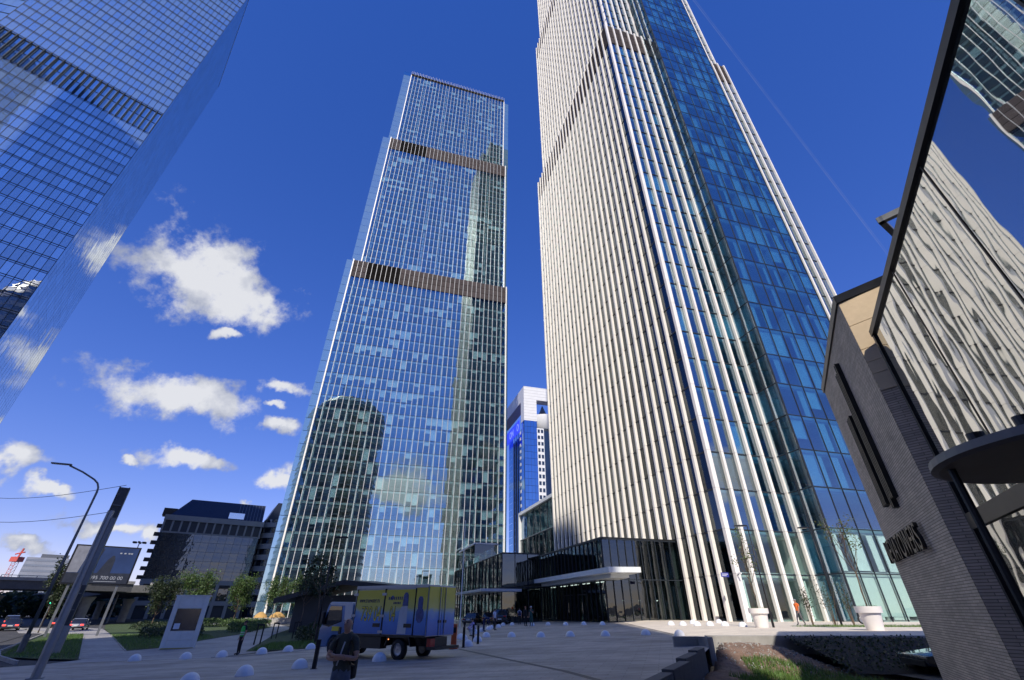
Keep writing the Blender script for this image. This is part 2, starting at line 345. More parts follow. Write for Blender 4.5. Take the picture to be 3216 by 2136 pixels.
def sheet(name, poly, dz, m, zf=gz):
    """a flat-ish sheet over an xy polygon that follows the slope of the site"""
    me = bpy.data.meshes.new(name); bm = bmesh.new()
    bm.faces.new([bm.verts.new((x, y, 0)) for x, y in poly])
    for x in XS:
        bmesh.ops.bisect_plane(bm, geom=bm.verts[:] + bm.edges[:] + bm.faces[:], plane_co=(x, 0, 0), plane_no=(1, 0, 0))
    for v in bm.verts: v.co.z = zf(v.co.x, v.co.y) + dz
    bm.normal_update()
    for f in bm.faces:
        if f.normal.z < 0: f.normal_flip()
    bm.to_mesh(me); bm.free(); me.materials.append(m)
    o = bpy.data.objects.new(name, me); link(o); return struct(o)
# the pit of the planted bank at the right is lower than the plaza
def gbase(x, y):
    z = gz(x) - .06
    return -1.1 if (1.2 < x < 60 and -30 < y < 25.4) else z
mb = MB(); gx = [-2500, -900, -400, -200, -110, -70, -45, -25.7, -15, -7, 0, 1.3, 4, 8, 12, 15.7, 25, 40, 59, 61, 120, 300, 900, 2500]
gy = [-2500, -600, -200, -80, -31, -29, -10, 5, 15, 25.3, 25.5, 40, 70, 110, 180, 300, 600, 1500, 3500]
for j in range(len(gy) - 1):
    for i in range(len(gx) - 1):
        mb.face([(gx[a], gy[b], gbase(gx[a], gy[b])) for a, b in ((i, j), (i + 1, j), (i + 1, j + 1), (i, j + 1))])
struct(mb.build('ground', M['asphalt']))
struct(sheet('plaza', [(-14, 33.2), (-16, 28.9), (-25.4, 29.6), (-60, -28), (1.0, -28), (1.0, 8.6), (7.45, 20.6), (9.3, 24.4), (9.3, 25.7), (12.4, 60), (12, 100), (-12, 112), (-14, 60)], 0, M['plaza']))
struct(sheet('terrace', [(9.35, 25.75), (60, 25.75), (60, 75), (16, 75), (12.45, 60)], .012, M['terrace']))
mb = MB(); mb.bx(9.4, 60, 25.42, 25.74, -.2, .575); struct(mb.build('terrace_kerb', M['concrete'], bevel=.02))
struct(sheet('road', [(-34, 32), (-60, 65.5), (-76, 82), (-130, 150), (-260, 260), (-260, 0), (-60, -28), (-27, 29)], -.02, M['asphalt']))
struct(sheet('path', [(-16, 28.9), (-14.9, 32.9), (-19.2, 39.8), (-28, 61.4), (-35, 83.3), (-42.5, 97), (-50, 110), (-58, 118), (-62, 122), (-62, 104), (-41, 89.3), (-32.4, 62.4), (-30.8, 55), (-27.3, 41.2), (-27.8, 38.4), (-47.2, 62), (-63, 80.5), (-72, 87), (-78, 82), (-62, 66), (-51.3, 63.1), (-25.6, 31.9), (-25.4, 29.7)], .004, M['path']))
LAWNS = dict(
 A=[(-53.3, 63.1), (-51.4, 63.1), (-25.7, 31.9), (-28.2, 32.2), (-31.9, 33.5), (-35.5, 37.1), (-41.8, 45.1), (-58, 65.6)],
 B=[(-47.2, 61.9), (-27.8, 38.4), (-27.3, 41.2), (-30.8, 55.1), (-32.5, 62.4), (-41, 89.4), (-60, 104), (-110, 160), (-78, 100), (-62.5, 80.2)],
 C=[(-16.4, 32.9), (-14.9, 32.8), (-12.4, 33.4), (-10.5, 60), (-14, 92), (-33.6, 87.2), (-35, 83.3), (-27.9, 61.4), (-19.2, 39.8)])
for k, pl in LAWNS.items(): struct(sheet('lawn', pl, .03, M['grassy']))
struct(sheet('apron', [(-58, 118.1), (-51, 107.8), (-12, 112), (-5, 160), (-72, 140)], .012, M['terrace']))
# kerbs along road and lawns
def kerb(name, pts, w=.15, h=.13):
    b = MB()
    for a, c in zip(pts[:-1], pts[1:]):
        d = Vector((c[0] - a[0], c[1] - a[1])); n = Vector((-d.y, d.x)).normalized() * w / 2
        q = [(a[0] + n.x, a[1] + n.y), (a[0] - n.x, a[1] - n.y), (c[0] - n.x, c[1] - n.y), (c[0] + n.x, c[1] + n.y)]
        b.prism(q, lambda x, y: gz(x) - .2, lambda x, y: gz(x) + h)
    return struct(b.build(name, M['concrete']))
kerb('kerb', [(-27.5, 30), (-31.8, 33.3), (-35.6, 37.1), (-41.9, 45.1), (-58.2, 65.7), (-77, 81.5)])
kerb('kerb', [(-25.6, 31.9), (-51.4, 63.2)], .1, .06); kerb('kerb', [(-27.7, 38.3), (-47.3, 62)], .1, .06)
kerb('kerb', [(-16.2, 29), (-13.9, 29.4), (-13.1, 31), (-12.0, 32.7), (-10, 40)], .12, .02)
# lane markings
mk = mat('road_paint', (.7, .7, .68), .7, dirt=.5, scale=5)
for i in range(7):
    x0, y0 = -44 - i * 7, 36 + i * 8.4
    struct(sheet('lane_marking', [(x0, y0), (x0 - 2, y0 + 2.5), (x0 - 2.12, y0 + 2.4), (x0 - .12, y0 - .1)], -.012, mk))
struct(sheet('stop_line', [(-60, 73), (-84, 84), (-84.3, 83.5), (-60.3, 72.5)], -.012, mk))

ch = mat('channel_iron', (.06, .06, .062), .6, metal=.3, var=.25)
for q in ([(-2.75, 27.6), (-.2, 21.0), (1.6, 16.5), (3.0, 11.8)], [(-3.0, 27.4), (-13.2, 30.4)]):
    for a, b in zip(q[:-1], q[1:]):
        d = Vector((b[0] - a[0], b[1] - a[1])).normalized(); n = Vector((-d.y, d.x)) * .11
        sheet('drain_channel', [(a[0] + n.x, a[1] + n.y), (a[0] - n.x, a[1] - n.y), (b[0] - n.x, b[1] - n.y), (b[0] + n.x, b[1] + n.y)], .004, ch)
# planted bank at the right: one earth sheet
def bank(x, y):
    t = max(0, min(1, (y - 20.3) / 4.6)); t = t * t * (3 - 2 * t)
    left = max(0, min(1, (9.0 + (y - 20) * .3 - x + 2.5) / 4))
    k = max(0, min(1, (14.5 - x) / 2.5))
    edge = 1.0 + (y - 8.6) * .5375 if y < 20.6 else 7.45 + (y - 20.6) * .487
    if x < edge + .12: return -1.0
    z = -.62 + .92 * t * k + .35 * left * (1 - t) * max(0, min(1, (y - 8) / 8))
    return z + .10 * (noise.noise(Vector((x * .9, y * .9, 1))) + .6 * noise.noise(Vector((x * 2.7, y * 2.7, 4)))) * k
mb = MB(); nx, ny = 90, 90; x0, x1, y0, y1 = 1.15, 40, -20, 25.45
fx = lambda i: x0 + (x1 - x0) * (i / nx) ** 1.6; fy = lambda j: y1 - (y1 - y0) * (j / ny) ** 1.8
for j in range(ny):
    for i in range(nx):
        mb.face([(fx(a), fy(b), bank(fx(a), fy(b))) for a, b in ((i, j + 1), (i + 1, j + 1), (i + 1, j), (i, j))])
struct(mb.build('earth_bank', M['soil'], smooth=True, auto=80))
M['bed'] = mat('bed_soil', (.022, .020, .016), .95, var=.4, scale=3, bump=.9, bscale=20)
mb = MB()
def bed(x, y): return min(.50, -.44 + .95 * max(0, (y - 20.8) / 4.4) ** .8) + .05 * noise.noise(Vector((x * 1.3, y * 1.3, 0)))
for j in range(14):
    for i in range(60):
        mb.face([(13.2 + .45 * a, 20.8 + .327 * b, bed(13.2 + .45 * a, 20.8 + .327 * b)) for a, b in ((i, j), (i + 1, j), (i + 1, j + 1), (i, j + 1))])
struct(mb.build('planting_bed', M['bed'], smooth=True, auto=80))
struct(sheet('driveway', [(14.6, -20), (40, -20), (40, 21.2), (14.6, 21.2)], -.45, M['asphalt'], zf=lambda x, y: 0))
# ------------------------------------------------------------------ towers
TA = R(16.4)
def world_of(root, p): return root.matrix_basis @ Vector(p)
def px_area(root, c, w, h):
    p = world_of(root, c) - CAM; zc = p.y * math.cos(PITCH) + p.z * math.sin(PITCH)
    if zc < 2: return 0
    x = FPX * p.x / zc; y = FPX * (p.z * math.cos(PITCH) - p.y * math.sin(PITCH)) / zc
    if abs(x) > 1680 or abs(y) > 1140: return 0
    return w * h / zc ** 2
class Panes:
    """all panes of one building: the 300 that show largest become objects, the rest one sheet of panes"""
    def __init__(s, root, m, tilt=.12): s.root, s.m, s.t, s.l = root, m, tilt, []
    def add(s, c, ang, w, h): s.l.append((c, ang, w, h))
    def done(s, limit=300):
        order = sorted(s.l, key=lambda q: -px_area(s.root, q[0], q[2], q[3] * abs(math.cos(q[1])) + .3)); cache = {}
        mb = MB(); rn = []
        for i, (c, ang, w, h) in enumerate(order):
            tx, tz = RNG.gauss(0, R(s.t)), RNG.gauss(0, R(s.t))
            if i < limit:
                key = (round(w, 2), round(h, 2))
                if key not in cache: cache[key] = MB().box((0, 0, 0), (w, .03, h)).mesh('pane', s.m)
                inst(cache[key], 'pane', s.root, c, (tx, 0, ang + tz))
            else:
                mb.box(c, (w, .03, h), mat=Matrix.Translation(c) @ Matrix.Rotation(ang + tz, 4, 'Z') @ Matrix.Rotation(tx, 4, 'X'))
                r = (RNG.random(), RNG.random(), RNG.random()); rn += [r] * 6
        if mb.f:
            o = mb.build('pane_field', s.m, s.root, kind='stuff')
            at = o.data.attributes.new('rnd', 'FLOAT_VECTOR', 'FACE'); at.data.foreach_set('vector', [x for r in rn for x in r])
def fin_mesh(cache, length, fh, wd, dp, m):
    """one stone fin: a stack of panels with open joints; origin bottom centre at the glass line, sticks out to -y"""
    key = (round(length, 2), wd, dp)
    if key not in cache:
        b = MB(); n = max(1, round(length / fh)); h = length / n
        for k in range(n): b.bx(-wd / 2, wd / 2, -dp, -.06, k * h + .02, (k + 1) * h - .02)
        b.bx(-wd / 2 + .05, wd / 2 - .05, -dp + .06, .02, 0, length, 1)
        cache[key] = b.mesh('fin', [m, M['fin_edge']])
    return cache[key]
def bars(root, name, x0, x1, y, zs, hgt=.14, dp=.16, ang=0, m=None):
    """horizontal transoms along local x (ang turns the wall)"""
    me = MB().bx(0, x1 - x0, -dp, .02, -hgt / 2, hgt / 2).mesh(name, m or M['mullion'])
    for z in zs:
        if ang == 0: inst(me, name, root, (x0, y, z))
        else: inst(me, name, root, (y, x1, z), (0, 0, -math.pi / 2))
def levels(z0, z1, n): return [z0 + (z1 - z0) * k / n for k in range(n + 1)]
def louvre_band(root, xs, y, z0, z1, rows, darkset, side=False):
    cache = {}
    for i in range(len(xs) - 1):
        w = xs[i + 1] - xs[i] - .05; h = (z1 - z0) / rows
        for r in range(rows):
            dk = i in darkset; key = (round(w, 2), dk)
            if key not in cache:
                b = MB().bx(-w / 2, w / 2, -.02, .10, .09, h - .09)
                for q in range(6): b.bx(-w / 2 + .05, w / 2 - .05, -.07, -.02, .15 + q * (h - .3) / 6, .15 + (q + .5) * (h - .3) / 6)
                cache[key] = b.mesh('louvre_panel', M['louvre_dark' if dk else 'louvre'])
            xc = (xs[i] + xs[i + 1]) / 2
            if not side: inst(cache[key], 'louvre_panel', root, (xc, y, z0 + r * h))
            else: inst(cache[key], 'louvre_panel', root, (y, xc, z0 + r * h), (0, 0, -math.pi / 2))

# ---- the glass tower with white fins left of centre
t1 = thing('finned_glass_tower', 'slim blue glass tower with thin white fins and two brown louvre bands, second from left', 'tower', (-62.0, 143.7, -.9), TA)
P1 = Panes(t1, M['glassT1'], .13); P1c = Panes(t1, M['glassCorner'], .13); fc = {}
FH1 = 4.51
slabs = MB(); cols = MB(); blinds = MB(); parts_ = MB()
def t1_section(x0, x1, y, z0, nfl, fh, xs, extL, extR, lower):
    zs = [z0 + fh * k for k in range(nfl + 1)]; z1 = zs[-1]
    for x in xs:
        edge = x in (xs[0], xs[-1])
        inst(fin_mesh(fc, z1 - z0 + (9.2 if lower else 0), fh, .45 if edge else .17, .6 if edge else .26, M['fin' if edge else 'fin1']), 'fin', t1, (x, y, z0))
    allx = [x0 - extL] + [x for x in xs] + ([x1 + extR] if extR else [])
    for i in range(len(allx) - 1):
        a, b = allx[i], allx[i + 1]
        for k in range(nfl):
            h = fh - .16
            (P1c if (i == 0 or (extR and i == len(allx) - 2)) else P1).add(((a + b) / 2, y + (.5 if (i == 0 or (extR and i == len(allx) - 2)) else 0), zs[k] + fh / 2), 0, b - a - .05, h)
    bars(t1, 'transom', x0, x1, y + .04, zs[:-1], .11, .08)
    for k, z in enumerate(zs):
        slabs.bx(x0 + .2, x1 - .2, y + .95, y + 26, z - .55, z + .25)
        slabs.bx(x0 + .2, x1 - .2, y + 1.0, y + 26, z + fh - .95, z + fh - .9) if k < nfl else 0
    nc = 9
    for c in range(nc):
        xc = x0 + 2 + (x1 - x0 - 4) * c / (nc - 1); cols.bx(xc - .35, xc + .35, y + 1.1, y + 1.8, z0, z1)
    for k in range(nfl):
        run = RNG.random() < .5
        s0 = RNG.randrange(len(xs)); ln = RNG.randrange(2, 8) if run else 0
        for i in range(len(xs) - 1):
            a, b = xs[i] + .1, xs[i + 1] - .1
            if (run and s0 <= i < s0 + ln) or RNG.random() < .10:
                drop = RNG.choice((1.0, 1.6, 2.4, 3.4)) ; blinds.bx(a, b, y + .22, y + .27, zs[k] + fh - .6 - drop, zs[k] + fh - .55)
            if RNG.random() < .05: parts_.bx(a, a + .12, y + .5, y + 6, zs[k] + .26, zs[k] + fh - .6)
xsL = [-6.4 + 2 * k for k in range(35)]; xsL[-1] = 61.7
xsM = [-3.4] + [-1.9 + 2 * k for k in range(32)]; xsM[-1] = 60.8
xsT = [-.4 + 2 * k for k in range(31)]
t1_section(-6.4, 61.7, 0, 0, 27, FH1, xsL, 2.9, 1.0, True)
zb1 = 27 * FH1; t1_section(-3.4, 60.8, 1.0, zb1 + 9.2, 18, 4.45, xsM, 4.2, 1.4, True)
zb2 = zb1 + 9.2 + 18 * 4.45; t1_section(-.4, 59.6, 2.0, zb2 + 9.2, 15, 4.45, xsT, 4.6, 3.2, False)
ztop = zb2 + 9.2 + 15 * 4.45
louvre_band(t1, xsL, -.12, zb1 + .1, zb1 + 9.1, 3, set(range(3, 10)))
louvre_band(t1, xsM, .88, zb2 + .1, zb2 + 9.1, 3, set(range(3, 10)))
MB().bx(-6.4, 61.7, .1, 26, zb1 - .3, zb1 + 9.19).bx(-3.4, 60.8, 1.1, 26, zb2 - .3, zb2 + 9.19).build('plant_room', M['louvre_dark'], t1)
cr_ = MB().bx(0, .14, -.5, -.1, 0, 3.4).mesh('crown_fin', M['fin1'])
for k in range(61): inst(cr_, 'crown_fin', t1, (-.4 + k, 2.0, ztop + (1.4 if k % 2 else .6)))
MB().bx(-.4, 59.6, 2.0, 26, ztop, ztop + 2.6).build('crown_wall', M['louvre_dark'], t1)
MB().bx(-5, 62.8, 2.4, 2.6, ztop - .2, ztop + 3.6).build('crown_screen', M['glassT1'], t1)
slabs.build('floor_slabs', M['slab'], t1, kind='stuff'); cols.build('interior_columns', M['column'], t1); blinds.build('blinds', M['blind'], t1, kind='stuff')
parts_.build('partition_walls', M['partition'], t1)
MB().bx(2, 54, 11, 24, -1, ztop).build('core', M['core'], t1)
MB().bx(-9, 62, 26, 34, -1, zb1).bx(-6, 61.8, 26, 33, zb1 + .01, ztop).build('rear_wall', M['glassBlue'], t1)
MB().bx(-9.2, -8.9, .8, 26, -1, zb1 - .2).bx(62.7, 62.9, .8, 26, -1, zb1 - .2).build('side_wall', M['glassT1'], t1)
for xa, xb_, yy, zz_ in ((-9.3, -6.4, .5, zb1), (-7.6, -3.4, 1.5, zb2), (61.7, 62.7, .5, zb1), (60.8, 62.2, 1.5, zb2)):
    for k in range(2): P1c.add(((xa + xb_) / 2, yy, zz_ + 2.3 + 4.6 * k), 0, xb_ - xa - .05, 4.5)
P1.done(270); P1c.done(30)

# ---- the big tower with dense fins right of centre
t2 = thing('large_finned_tower', 'huge tower with dense white stone fins on one side and a projecting blue glass bay', 'tower', (23.9, 53.0, .45), TA)
P2 = Panes(t2, M['glassT2'], .1); PLow = Panes(t2, glass('shop_glass', (.82, .90, .88), .07, wave=.2, wscale=.4, wdist=.02), .1); PA = Panes(t2, M['glassA'], .1); fc2 = {}
slabs = MB(); cols = MB(); blinds = MB(); parts_ = MB(); curt = MB()
FH2 = 4.45; NF = 27; zb = NF * FH2; BT = 10.2 / 5
def t2_section(ins, z0, nfl, yb, band):
    """ins: inset from the corner, yb: far end of the long face"""
    zs = [z0 + FH2 * k for k in range(nfl + 1)]; z1 = zs[-1]; L_ = z1 - z0 + (9.2 if band else 0)
    ya = [ins + k * 2.04 for k in range(int((yb - ins) / 2.04 + .5) + 1)]
    for k, y in enumerate(ya[1:]):
        inst(fin_mesh(fc2, L_, FH2, .36, .50, M['fin']), 'fin', t2, (ins, y, z0), (0, 0, -math.pi / 2))
    xb = [ins + (10.3 - ins) * k / 5 for k in range(6)]
    for k, x in enumerate(xb):
        inst(fin_mesh(fc2, L_, FH2, .58 if k == 0 else .36, .52 if k == 0 else .44, M['fin']), 'fin', t2, (x, ins, z0))
    xr = [25.6 + (36 - ins - 25.6) * k / 5 for k in range(6)]
    for k, x in enumerate(xr): inst(fin_mesh(fc2, L_, FH2, .36, .44, M['fin']), 'fin', t2, (x, ins, z0))
    for k in range(nfl):
        zc, h = zs[k] + FH2 / 2, FH2 - .16
        for a, b in zip(ya[:-1], ya[1:]): PA.add((ins, (a + b) / 2, zc), math.pi / 2, b - a - .05, h)
        for xx in (xb, xr):
            for a, b in zip(xx[:-1], xx[1:]): (PLow if (k < 2 and ins == 0) else P2).add(((a + b) / 2, ins, zc), 0, b - a - .05, h)
    bars(t2, 'transom', 0, 10.3, ins + .04, zs[:-1], .16, .13); bars(t2, 'transom', 25.6, 36 - ins, ins + .04, zs[:-1], .16, .13)
    bars(t2, 'transom', 0, yb, ins + .04, zs[:-1], .16, .13, ang=1)
    for k, z in enumerate(zs):
        slabs.bx(ins + .45, 36 - ins - .4, ins + .45, yb - .4, z - .5, z + .2)
        slabs.bx(10.6, 25.4, -3.6, ins + .5, z - .5, z + .2)
    for k in range(nfl):
        z = zs[k]
        for a, b in zip(xb[:-1], xb[1:]):
            q = RNG.random()
            if q < .30: curt.bx(a + .1, a + .1 + (b - a - .2) * RNG.choice((.35, .6, 1)), ins + .25, ins + .33, z + .3, z + FH2 - .55)
        for y in ya[1:-1]:
            if RNG.random() < .12: blinds.bx(ins + .2, ins + .26, y + .1, y + 1.9, z + RNG.choice((.4, 2.2)), z + FH2 - .55)
        for i in range(7):
            x = 10.5 + 2.15 * i
            if RNG.random() < .30: parts_.bx(x - .06, x + .06, -3.7, 4, z + .21, z + FH2 - .51)
            q = RNG.random()
            if q < .62:
                w = RNG.choice((.5, .9, 1.4, 1.9)); o_ = RNG.choice((.12, 2.03 - w))
                curt.bx(x + o_, x + o_ + w, -3.72, -3.64, z + .25, z + FH2 - .55)
            elif q < .72: blinds.bx(x + .1, x + 2.05, -3.75, -3.70, z + RNG.choice((.3, 1.5)), z + FH2 - .55)
    if band:
        louvre_band(t2, ya, ins - .1, z1 + .1, z1 + 9.1, 3, set(), side=True); louvre_band(t2, xb, ins - .1, z1 + .1, z1 + 9.1, 3, set()); louvre_band(t2, xr, ins - .1, z1 + .1, z1 + 9.1, 3, set())
        MB().bx(ins + .15, 36 - ins, ins + .15, yb, z1 - .3, z1 + 9.19).build('plant_room', M['louvre_dark'], t2)
t2_section(0, 0, NF, 51, True)
t2_section(1.0, zb + 9.2, 18, 47.9, True)
t2_section(2.0, zb + 9.2 + 18 * FH2 + 9.2, 24, 44.8, False)
# the projecting glass bay: sheer from the ground up
zsC = levels(0, zb + 9.2 + 18 * FH2, 47); hC = zsC[1]; xc_ = [10.4 + 2.157 * i for i in range(8)]
mul = MB().bx(-.035, .035, -.08, .05, 0, zsC[-1]).mesh('mullion', M['mullion'])
for x in xc_: inst(mul, 'mullion', t2, (x, -4, 0))
mul2 = MB().bx(-.07, .07, -.14, .05, 0, zsC[-1]).mesh('mullion', M['mullion'])
for y in (-4, -2, 0): inst(mul2, 'mullion', t2, (10.4, y, 0), (0, 0, -math.pi / 2))
for k in range(47):
    zc = zsC[k] + hC / 2
    for i in range(7): (PLow if k < 2 else P2).add(((xc_[i] + xc_[i + 1]) / 2, -4, zc), 0, 2.1, hC - .16)
    for y in (-3, -1): P2.add((10.4, y, zc), math.pi / 2, 1.94, hC - .16); P2.add((25.5, y, zc), math.pi / 2, 1.94, hC - .16)
bars(t2, 'transom', 10.4, 25.5, -3.96, zsC[:-1], .11, .09); bars(t2, 'transom', -4, 0, 10.44, zsC[:-1], .11, .09, ang=1)
# frosted panels behind the glass of the ground floor bay
fr = mat('frosted_panel', (.74, .78, .75), .5, var=.05)
fz = MB().bx(-.98, .98, 0, .05, 0, FH2 - .9).mesh('frosted_panel', fr)
for i in range(5): inst(fz, 'frosted_panel', t2, ((xc_[i] + xc_[i + 1]) / 2, -3.78, .55))
slabs.build('floor_slabs', M['slab'], t2, kind='stuff'); blinds.build('blinds', M['blind'], t2, kind='stuff'); parts_.build('partition_walls', M['partition'], t2, kind='stuff')
curt.build('curtains', mat('curtain_white', (.78, .80, .78), .9, var=.12, scale=4), t2, kind='stuff')
MB().bx(9, 29, 8, 42, -1, 345).build('core', M['core'], t2)
MB().bx(35.8, 36, .3, 51, -1, zb + 9).bx(.3, 36, 50.9, 51.1, -1, zb + 9).bx(34.8, 35, 1.3, 47.9, zb + 9, 260).bx(1.2, 35, 47.8, 48, zb + 9, 220).build('rear_wall', M['glassOffice'], t2)
P2.done(160); PA.done(100); PLow.done(40)

# ---- the mirror-glass tower at the far left
LA = math.atan2(.68, .733)          # bright face runs from the near corner to the left
t3 = thing('mirror_glass_tower', 'leaning-looking blue mirror glass tower with dark grid filling the upper left corner', 'tower', (-112.6, 81.5, -.9), LA + math.pi)
# local +x runs along the bright face away from the near corner; outward normal of that face is local +y
P3 = Panes(t3, M['glassLeft'], .10); F3 = 4.0; zB = 128.0
zl = [F3 * k for k in range(33)]; zl2 = [138.4 + F3 * k for k in range(23)]
H3 = 230.0
for k, z in enumerate(zl[:-1] + zl2[:-1]):
    for i in range(27): P3.add((1.4 * i + .7, 0, z + F3 / 2), 0, 1.34, F3 - .5)
for k in range(2):
    for i in range(27): P3.add((1.4 * i + .7, -.25, zB + .2 + 5.2 * k + 2.5), 0, 1.3, 4.9)
mu3 = MB().bx(-.05, .05, -.02, .06, 0, H3).mesh('mullion', M['mullion'])
for i in range(28): inst(mu3, 'mullion', t3, (1.4 * i, 0, 0))
rib = MB().bx(-.09, .09, 0, .55, 0, 4.9).mesh('rib', M['mullion'])
for i in range(28):
    for k in range(2): inst(rib, 'rib', t3, (1.4 * i, 0, zB + .2 + 5.2 * k))
tr3 = MB().bx(0, 37.8, -.02, .06, -.06, .06).mesh('transom', M['mullion'])
for z in zl + zl2: inst(tr3, 'transom', t3, (0, 0, z - .28)); inst(tr3, 'transom', t3, (0, 0, z + .28))
sp3 = MB().bx(0, 37.8, -.12, -.04, -.3, .35).mesh('spandrel', M['glassLeft'])
for z in zl + zl2: inst(sp3, 'spandrel', t3, (0, 0, z))
core3 = mat('tower_back', (.02, .03, .05), .5)
MB().prism([(.02, -.35), (.02, -54), (50, -54), (52, -8), (37.8, -.35)], -1, H3 - .3).build('core', core3, t3)
# side in shade: tall narrow panes, local x = 0 plane facing -x
P3b = Panes(t3, M['glassLeft'], .05)
for j in range(18):
    for k in range(57):
        P3.add((0, -1.5 - 3 * j, 2 + 4.0 * k), math.pi / 2, 2.94, 3.97)
mu4 = MB().bx(-.025, .02, -.03, .03, 0, H3).mesh('mullion', M['mullion'])
for j in range(19): inst(mu4, 'mullion', t3, (0, -3 * j, 0))
# chamfered far side beyond the bright face and roof studs along the edge
for k in range(57):
    for i in range(8):
        a = -.51; P3.add((37.8 + (1.0 + 2 * i) * math.cos(a), (1.0 + 2 * i) * math.sin(a), 2 + 4 * k), a, 1.94, 3.6)
stud = MB().bx(-.12, .12, -.12, .12, 0, .9).mesh('roof_stud', M['white'])
for j in range(36): inst(stud, 'roof_stud', t3, (.2, -1.5 * j, H3 - .3))
P3.done()

# ---- the round-topped office tower behind the viewer: it shades the plaza and is mirrored in the glass tower
t5 = thing('round_topped_tower', 'dark round-topped office tower mirrored in the left half of the slim glass tower', 'tower', (-21.6, -36, -.6))
wallm = mat('tower_band_grey', (.22, .23, .24), .5, var=.1, scale=.2)
def rad(z): return 27.3 if z < 118 else 27.3 * math.sqrt(max(0, 1 - ((z - 118) / 24) ** 2.4))
zz = [4 * k for k in range(36)]
for k, z in enumerate(zz):
    r0, r1 = rad(z), rad(z + 1.2); r2, r3 = rad(z + 1.2) - .25, rad(z + 4) - .25
    MB().lathe([(max(.2, r0 - 1), 0), (r0, 0), (r1, 1.2), (max(.2, r1 - 1), 1.2)], (0, 0, z), 56).build('floor_band', wallm, t5)
    if r2 > .5: MB().lathe([(r2, 1.2), (max(.2, r3), 4)], (0, 0, z), 56).build('window_band', M['glassOffice'], t5)
for a in (-8, -3, 4, 9): MB().tube([(a, 4, 134), (a, 4, 152)], .25, n=6).build('antenna', M['dark'], t5)

t6 = thing('added_shade_tower', 'unseen mirror glass tower added behind the viewpoint on the left to shade the office block', 'tower', (-119, -40, -.9))  # unseen tower added out of view so its shadow darkens the office block
for k in range(54): MB().bx(-14, 28, -13, 13, 4 * k + .25, 4 * k + 3.95).build('window_band', M['glassLeft'], t6)
MB().bx(-13.8, 27.8, -12.8, 12.8, 0, 216.5).build('core', core3, t6)
# ------------------------------------------------------------------ podium, entrance pavilion and link building (local axes of the towers)
UX = Vector((math.cos(TA), math.sin(TA), 0)); VX = Vector((-math.sin(TA), math.cos(TA), 0))
def glazed_box(root, x0, x1, y0, y1, z0, z1, bay, rows, m, pitch_y=None, faces='fl', limit=150, mull=.07, back=None):
    """glass box with panes, mullions and transoms on its front (local -y) and left (local -x) faces"""
    P = Panes(root, m, .15); nb = max(1, round((x1 - x0) / bay)); nl = max(1, round((y1 - y0) / (pitch_y or bay)))
    zs = levels(z0, z1, rows); h = (z1 - z0) / rows
    mm = MB().bx(-mull / 2, mull / 2, -.12, .04, z0, z1).mesh('mullion', M['mullion'])
    if 'f' in faces:
        for i in range(nb):
            a = x0 + (x1 - x0) * (i + .5) / nb
            for k in range(rows): P.add((a, y0, zs[k] + h / 2), 0, (x1 - x0) / nb - .06, h - .06)
        for i in range(nb + 1): inst(mm, 'mullion', root, (x0 + (x1 - x0) * i / nb, y0, 0))
        bars(root, 'transom', x0, x1, y0 + .03, zs, .10, .11)
    if 'l' in faces:
        for i in range(nl):
            a = y0 + (y1 - y0) * (i + .5) / nl
            for k in range(rows): P.add((x0, a, zs[k] + h / 2), math.pi / 2, (y1 - y0) / nl - .06, h - .06)
        for i in range(nl + 1): inst(mm, 'mullion', root, (x0, y0 + (y1 - y0) * i / nl, 0), (0, 0, -math.pi / 2))
        bars(root, 'transom', y0, y1, x0 + .03, zs, .10, .11, ang=1)
    P.done(limit)
inner = mat('lobby_dark', (.05, .05, .05), .6, var=.3, scale=.3); lobbyfl = mat('lobby_floor', (.12, .115, .11), .25, var=.2)
warm = mat('lobby_lamp', (.9, .85, .7), .5, emit=((1, .93, .80), 5.0))
ep = thing('entrance_pavilion', 'black glass entrance pavilion with a white canopy at the foot of the large tower', 'pavilion', (11.0, 58.8, .33), TA)
glazed_box(ep, 0, 10.6, 0, 25, 0, 8.75, 1.1, 2, M['glassDark'], 1.35)
MB().bx(0, 10.6, 0, 25, 8.76, 9.0).build('roof', M['dark'], ep); MB().bx(6.5, 7, 1, 24, 0, 8.7).bx(1, 6.5, 18, 18.4, 0, 8.7).build('inner_wall', inner, ep)
MB().bx(.2, 10.5, .2, 24.8, .0, .05).build('floor', lobbyfl, ep); MB().bx(.3, 10.4, .3, 24.8, 8.2, 8.7).bx(.4, 9, 2, 24, 4.3, 4.5).build('ceiling', inner, ep)
for i in range(5):
    MB().bx(1.2, 1.5, 3 + i * 4, 5.2 + i * 4, 4.22, 4.29).build('lamp', warm, ep)
for i, (xx, yy) in enumerate(((3, 1.6), (5.2, 1.6), (7.6, 1.6))): MB().lathe([(.02, .09), (.09, .05), (.11, 0), (.02, -.02)], (xx, yy, 2.2), 10).build('spot_lamp', warm, ep)
# doors: two revolving-door leaves and frames in the left face
for k, yy in enumerate((6.5, 11.0)):
    d = MB().bx(-.16, -.05, yy - 1.5, yy - 1.38, 0, 3).bx(-.16, -.05, yy + 1.38, yy + 1.5, 0, 3).bx(-.16, -.05, yy - 1.38, yy + 1.38, 2.9, 3.02).build('door', M['dark'], ep)
    MB().tube([(-.24, yy - .08, .9), (-.24, yy - .08, 2.1)], .025, n=6).build('handle', M['chrome'], d)
